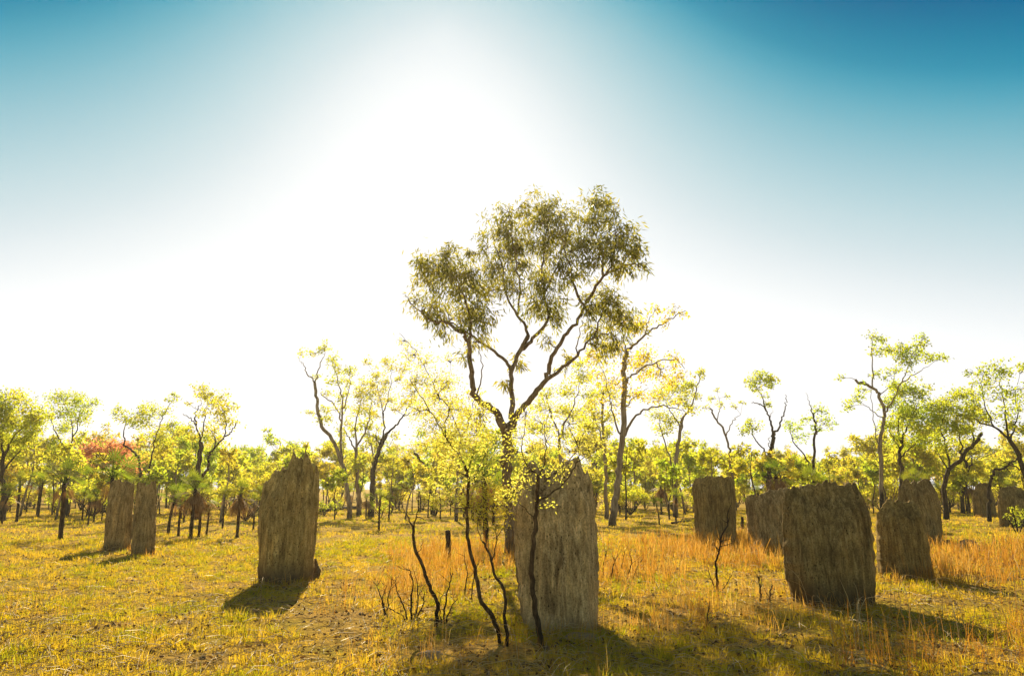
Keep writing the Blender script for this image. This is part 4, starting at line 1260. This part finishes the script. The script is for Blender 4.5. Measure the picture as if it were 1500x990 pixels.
def blades(mb, x, y, h, w, lean, tint, az=None, droop=0.35):
    n = len(x)
    z = gh(x, y)
    az = rng.uniform(0, 2 * PI, n) if az is None else az
    dx, dy = np.cos(az), np.sin(az)
    fa = rng.uniform(0, 2 * PI, n)
    sx, sy = np.cos(fa), np.sin(fa)
    b = np.stack([x, y, z - 0.01], -1)
    s = np.stack([sx, sy, np.zeros(n)], -1) * (w * 0.5)[:, None]
    m = b + np.stack([dx * lean * h * 0.3, dy * lean * h * 0.3, h * 0.6], -1)
    t = b + np.stack([dx * lean * h, dy * lean * h, h * (1 - droop * lean)], -1)
    v = np.stack([b - s, b + s, m + s * 0.75, m - s * 0.75, t], 1).reshape(-1, 3)
    o = np.arange(n)[:, None] * 5
    mb.add(v, np.hstack([o, o + 1, o + 2, o + 3]), np.hstack([o + 3, o + 2, o + 4]), np.repeat(tint, 5))


def tufts(mb, n, d0, d1, power, per, hmin, hmax, wid, spread, green):
    x, y = sample_ground(n, d0, d1, power)
    patch = fbm(x * 0.45, y * 0.45, 0, 31, 3)
    fine = fbm(x * 2.2, y * 2.2, 0, 37, 3)
    keep = (1.2 * fine + 0.8 * patch) > rng.uniform(-0.5, 0.28, n)
    x, y, patch, fine = x[keep], y[keep], patch[keep], fine[keep]
    m = len(x)
    hh = rng.uniform(hmin, hmax, m) * (1 + 0.6 * np.clip(fine, -0.5, 0.6))
    tt = np.clip(green + 0.9 * (rng.random(m) - 0.5) - 0.9 * fine - 0.7 * patch, 0, 1)
    xi, yi = np.repeat(x, per), np.repeat(y, per)
    k = m * per
    ax = rng.uniform(0, 2 * PI, k)
    rr = spread * np.sqrt(rng.random(k)) * np.repeat(0.6 + 0.8 * rng.random(m), per)
    wd = wid * (0.6 + 0.8 * rng.random(k)) * np.repeat(np.maximum(1.0, y / 12.0), per)
    blades(mb, xi + np.cos(ax) * rr, yi + np.sin(ax) * rr, np.repeat(hh, per) * rng.uniform(0.5, 1.2, k), wd, rng.uniform(0.15, 1.1, k),
           np.clip(np.repeat(tt, per) + 0.25 * (rng.random(k) - 0.5), 0, 1), ax + rng.normal(size=k) * 0.7)


gm = MB()
tufts(gm, 60000, 5.5, 20, 1.2, 8, 0.015, 0.06, 0.006, 0.06, 0.72)
tufts(gm, 9000, 5.5, 24, 1.2, 22, 0.05, 0.16, 0.006, 0.10, 0.42)
tufts(gm, 2500, 5.5, 30, 1.2, 26, 0.06, 0.2, 0.004, 0.08, 0.85)
tufts(gm, 34000, 18, 60, 1.3, 6, 0.04, 0.14, 0.008, 0.14, 0.5)
tag(gm.build('grass', M['grass']), 'short yellow-green grass tufts over the open ground', 'grass', kind='stuff')


def patch_blades(mb, px0, px1, py0, py1, n, hmin, hmax, w, tint, edge=0.35):
    a, b = G(px0, py1), G(px1, py0)
    d0, d1 = a[1], b[1]
    d = d0 + (d1 - d0) * rng.random(n)
    pxx = px0 + (px1 - px0) * rng.random(n)
    x = (pxx - 750) / F * d * 1.04
    y = d
    f = fbm(x * 0.8, y * 0.8, 0, 51, 3)
    uu = np.minimum(np.minimum((pxx - px0) / (px1 - px0), (px1 - pxx) / (px1 - px0)), np.minimum((d - d0), (d1 - d)) / (d1 - d0))
    keep = f * 1.7 + np.clip(uu / edge, 0, 1) * 0.75 > rng.uniform(0.0, 0.8, n)
    x, y = x[keep], y[keep]
    # clump them
    g_ = 0.38
    cx, cy = np.round(x / g_) * g_, np.round(y / g_) * g_
    jx, jy = vnoise(cx * 7, cy * 7, 1, 3) * 0.25, vnoise(cx * 7, cy * 7, 2, 4) * 0.25
    pull = rng.random(len(x)) * 0.8
    x, y = x + (cx + jx - x) * pull, y + (cy + jy - y) * pull
    k = len(x)
    blades(mb, x, y, rng.uniform(hmin, hmax, k) * (0.55 + 0.6 * rng.random(k)) * (1 + 0.5 * vnoise(cx * 5, cy * 5, 3, 8)), w * rng.uniform(0.6, 1.4, k) * np.maximum(1, y / 12), rng.uniform(0.05, 1.0, k) ** 1.3,
           np.clip(tint + 0.7 * (rng.random(k) - 0.5) + 0.35 * vnoise(cx * 3, cy * 3, 4, 9), 0, 1))


dm = MB()
patch_blades(dm, 870, 1160, 792, 858, 11000, 0.25, 0.62, 0.007, 0.45)
patch_blades(dm, 1275, 1620, 790, 862, 11500, 0.2, 0.55, 0.007, 0.4)
patch_blades(dm, 580, 775, 800, 882, 7000, 0.22, 0.55, 0.006, 0.5)
patch_blades(dm, 1000, 1110, 785, 812, 2500, 0.3, 0.6, 0.008, 0.5)
patch_blades(dm, 1175, 1620, 885, 1010, 2600, 0.2, 0.6, 0.004, 0.12)  # brown stalks, tinted darker to put the shade here into their colour
patch_blades(dm, 870, 1180, 860, 930, 3000, 0.12, 0.36, 0.005, 0.65)
patch_blades(dm, 480, 640, 840, 900, 1800, 0.12, 0.3, 0.005, 0.7)
patch_blades(dm, -80, 330, 850, 960, 1800, 0.08, 0.24, 0.004, 0.75)
patch_blades(dm, 1280, 1375, 835, 865, 800, 0.25, 0.6, 0.006, 0.4)
patch_blades(dm, 520, 900, 930, 1010, 900, 0.1, 0.4, 0.004, 0.6)

for (a_, b_, py_) in ((154, 193, 806), (194, 224, 815), (381, 456, 858), (764, 873, 922), (1020, 1078, 799), (1099, 1150, 811), (1165, 1274, 890), (1290, 1362, 851), (1318, 1375, 798), (1429, 1456, 757)):
    L_, R_ = G(a_, py_), G(b_, py_)
    n_ = int(260 * (R_[0] - L_[0]))
    xx = rng.uniform(L_[0] - 0.1, R_[0] + 0.1, n_)
    yy = L_[1] + rng.normal(size=n_) * 0.09 - 0.12
    blades(dm, xx, yy, rng.uniform(0.05, 0.26, n_) * (0.5 + rng.random(n_) ** 2), 0.006 * np.maximum(1, yy / 12), rng.uniform(0.1, 1.0, n_), rng.random(n_))
tag(dm.build('dry_grass', M['dry']), 'tall orange dry grass standing around the mounds', 'dry grass', kind='stuff')

sm = MB()
n = 9000
x, y = sample_ground(n, 5.5, 24, 1.7)
for i in range(n):
    L = rng.uniform(0.08, 0.42)
    a = rng.uniform(0, 2 * PI)
    z = float(gh(x[i], y[i])) + rng.uniform(0.02, 0.08)
    d = np.array([math.cos(a), math.sin(a), rng.uniform(-0.05, 0.35)])
    p0 = np.array([x[i], y[i], z])
    tube(sm, np.array([p0, p0 + d * L * 0.5 + [0, 0, 0.02], p0 + d * L + [0, 0, -0.02]]), [0.0032, 0.0028, 0.0014], 3, rng.random(), cap=False)
for i in range(70):      # tall bent straws standing up
    g = on_ground(rng.uniform(1150, 1560), rng.uniform(880, 1000)) if i < 45 else on_ground(rng.uniform(-50, 900), rng.uniform(880, 1000))
    L = rng.uniform(0.35, 0.85)
    a = rng.uniform(0, 2 * PI)
    d = np.array([math.cos(a), math.sin(a), 0]) * L * rng.uniform(0.1, 0.9)
    tube(sm, smooth_path([g, g + d * 0.25 + [0, 0, L * 0.6], g + d + [0, 0, L * rng.uniform(0.5, 0.95)]], 3), np.linspace(0.0035, 0.0012, 7), 4, rng.random(), cap=False)
tag(sm.build('straw_litter', M['straw']), 'pale broken straws lying on the grass', 'straw', kind='stuff')

lm = MB()
n = 26000
x, y = sample_ground(n, 5.5, 40, 1.35)
f = fbm(x * 1.3, y * 1.3, 0, 77, 3)
kp = f > rng.uniform(-0.6, 0.3, n)
x, y = x[kp], y[kp]
c = np.stack([x, y, gh(x, y) + 0.012 + 0.02 * rng.random(len(x))], -1)
d = rand_dir(len(x)) * np.array([1, 1, 0.35])
leaves(lm, c, d, 0.055, 0.03)
tag(lm.build('leaf_litter', M['litter']), 'brown fallen leaves scattered on the soil', 'leaf litter', kind='stuff')

cm = MB()
n = 7000
x, y = sample_ground(n, 5.5, 32, 1.5)
kp = fbm(x * 0.9, y * 0.9, 0, 91, 3) > rng.uniform(-0.5, 0.35, n)
x, y = x[kp], y[kp]
oct_ = np.array([[1, 0, 0], [0, 1, 0], [-1, 0, 0], [0, -1, 0], [0, 0, 1], [0.7, 0.7, 0.4], [-0.7, 0.7, 0.5], [-0.7, -0.7, 0.4], [0.7, -0.7, 0.5]])
tri_ = np.array([[0, 5, 4], [5, 1, 4], [1, 6, 4], [6, 2, 4], [2, 7, 4], [7, 3, 4], [3, 8, 4], [8, 0, 4], [0, 1, 5], [1, 2, 6], [2, 3, 7], [3, 0, 8]])
k_ = len(x)
r_ = (0.008 + 0.035 * rng.random(k_) ** 3)[:, None, None]
vv_ = oct_[None] * r_ * rng.uniform(0.6, 1.3, (k_, 9, 3)) + np.stack([x, y, gh(x, y) - 0.004], -1)[:, None, :]
cm.add(vv_.reshape(-1, 3), None, (tri_[None] + np.arange(k_)[:, None, None] * 9).reshape(-1, 3))
tag(cm.build('soil_crumbs', M['clod'], smooth=True), 'dark crumbs of dry soil scattered over the ground', 'soil crumbs', kind='stuff')

# ------------------------------------------------------------------ sun, sky, camera
sun = bpy.data.lights.new('sun', 'SUN')
sun.energy = 5.0
sun.angle = math.radians(0.53)
sun.color = (1.0, 0.8, 0.46)
so = bpy.data.objects.new('sun', sun)
so.rotation_euler = Vector(SUN).to_track_quat('Z', 'Y').to_euler()
so.location = (0, 0, 30)
col.objects.link(so)

w = bpy.data.worlds.new('World')
scene.world = w
w.use_nodes = True
nt = w.node_tree
nt.nodes.clear()
out = nt.nodes.new('ShaderNodeOutputWorld')
bg = nt.nodes.new('ShaderNodeBackground')
sky = nt.nodes.new('ShaderNodeTexSky')
sky.sky_type = 'NISHITA'
sky.sun_disc = False
sky.sun_elevation = SUN_EL
sky.sun_rotation = SUN_AZ
sky.air_density = 1.0
sky.dust_density = 2.2
sky.ozone_density = 2.0
bg.inputs['Strength'].default_value = 0.1
EXPO = 1.12


def wmath(op, a, b=None, c=None):
    n = nt.nodes.new('ShaderNodeMath')
    n.operation = op
    for i, v in enumerate((a, b, c)):
        if v is None:
            continue
        if hasattr(v, 'is_output'):
            nt.links.new(v, n.inputs[i])
        else:
            n.inputs[i].default_value = v
    return n.outputs[0]


# sky: pale at the horizon, with lens glare and vignetting to teal painted in
tc = nt.nodes.new('ShaderNodeTexCoord')
nrm = nt.nodes.new('ShaderNodeVectorMath')
nrm.operation = 'NORMALIZE'
nt.links.new(tc.outputs['Generated'], nrm.inputs[0])
sep = nt.nodes.new('ShaderNodeSeparateXYZ')
nt.links.new(nrm.outputs[0], sep.inputs[0])
el = wmath('MULTIPLY', wmath('ARCSINE', sep.outputs[2]), 180 / PI)
dt = nt.nodes.new('ShaderNodeVectorMath')
dt.operation = 'DOT_PRODUCT'
nt.links.new(nrm.outputs[0], dt.inputs[0])
dt.inputs[1].default_value = tuple(VEIL)
th = wmath('MULTIPLY', wmath('ARCCOSINE', wmath('MINIMUM', dt.outputs['Value'], 0.999999)), 180 / PI)
halo = wmath('MULTIPLY', wmath('EXPONENT', wmath('MULTIPLY', wmath('POWER', wmath('DIVIDE', th, 17.0), 2.0), -1.0)), 0.43)
s_ = wmath('ADD', wmath('SUBTRACT', wmath('MULTIPLY_ADD', el, -0.0425, 1.80), wmath('MULTIPLY', th, 0.0108)), halo)
veil = ramp(nt, s_, [(0.0, (0.0, 0.06, 0.22)), (0.1, (0.0, 0.09, 0.27)), (0.3, (0.0, 0.30, 0.46)), (0.42, (0.15, 0.46, 0.57)), (0.55, (0.35, 0.59, 0.67)),
                     (0.68, (0.54, 0.71, 0.76)), (0.82, (0.76, 0.83, 0.87)), (1.02, (1.1, 1.1, 1.1))])
veil.node.color_ramp.interpolation = 'B_SPLINE'
veil = mix(nt, 1.0, veil, 10.0 / 2 ** EXPO, 'MULTIPLY')
warm = mix(nt, 1.0, sky.outputs[0], (1.16, 0.98, 0.56), 'MULTIPLY')
far = nt.nodes.new('ShaderNodeMapRange')
far.inputs['From Min'].default_value = 48.0
far.inputs['From Max'].default_value = 85.0
nt.links.new(th, far.inputs['Value'])
nt.links.new(mix(nt, far.outputs[0], veil, warm), bg.inputs[0])
nt.links.new(bg.outputs[0], out.inputs[0])

hm, hnt, hout = nodes('glare_haze_air')  # thin volume added to imitate the veiling lens glare over the trees
pv = hnt.nodes.new('ShaderNodeVolumePrincipled')
pv.inputs['Color'].default_value = (1.0, 0.95, 0.85, 1)
pv.inputs['Density'].default_value = 0.00045
pv.inputs['Anisotropy'].default_value = 0.6
hnt.links.new(pv.outputs[0], hout.inputs['Volume'])
hb = MB()
hx = [(-170, -14, -1.2), (170, -14, -1.2), (170, 150, -1.2), (-170, 150, -1.2), (-170, -14, 13.0), (170, -14, 13.0), (170, 150, 13.0), (-170, 150, 13.0)]
hb.add(hx, [[0, 3, 2, 1], [4, 5, 6, 7], [0, 1, 5, 4], [1, 2, 6, 5], [2, 3, 7, 6], [3, 0, 4, 7]])
tag(hb.build('glare_haze', hm), 'thin warm volume added among the trees to imitate lens glare', 'glare_haze', kind='stuff')

cam = bpy.data.cameras.new('camera')
cam.sensor_width = 36.0
cam.lens = F / 1500.0 * 36.0
cam.clip_end = 3000.0
co = bpy.data.objects.new('camera', cam)
co.location = (0, 0, CAM_H)
co.rotation_euler = (PI / 2 + PITCH, 0, 0)
col.objects.link(co)
scene.camera = co

scene.render.engine = 'CYCLES'
scene.view_settings.view_transform = 'Standard'
scene.view_settings.look = 'None'
scene.view_settings.exposure = EXPO
scene.view_settings.gamma = 1.0
scene.cycles.max_bounces = 9
scene.cycles.diffuse_bounces = 7
scene.cycles.transmission_bounces = 5
scene.cycles.use_denoising = True
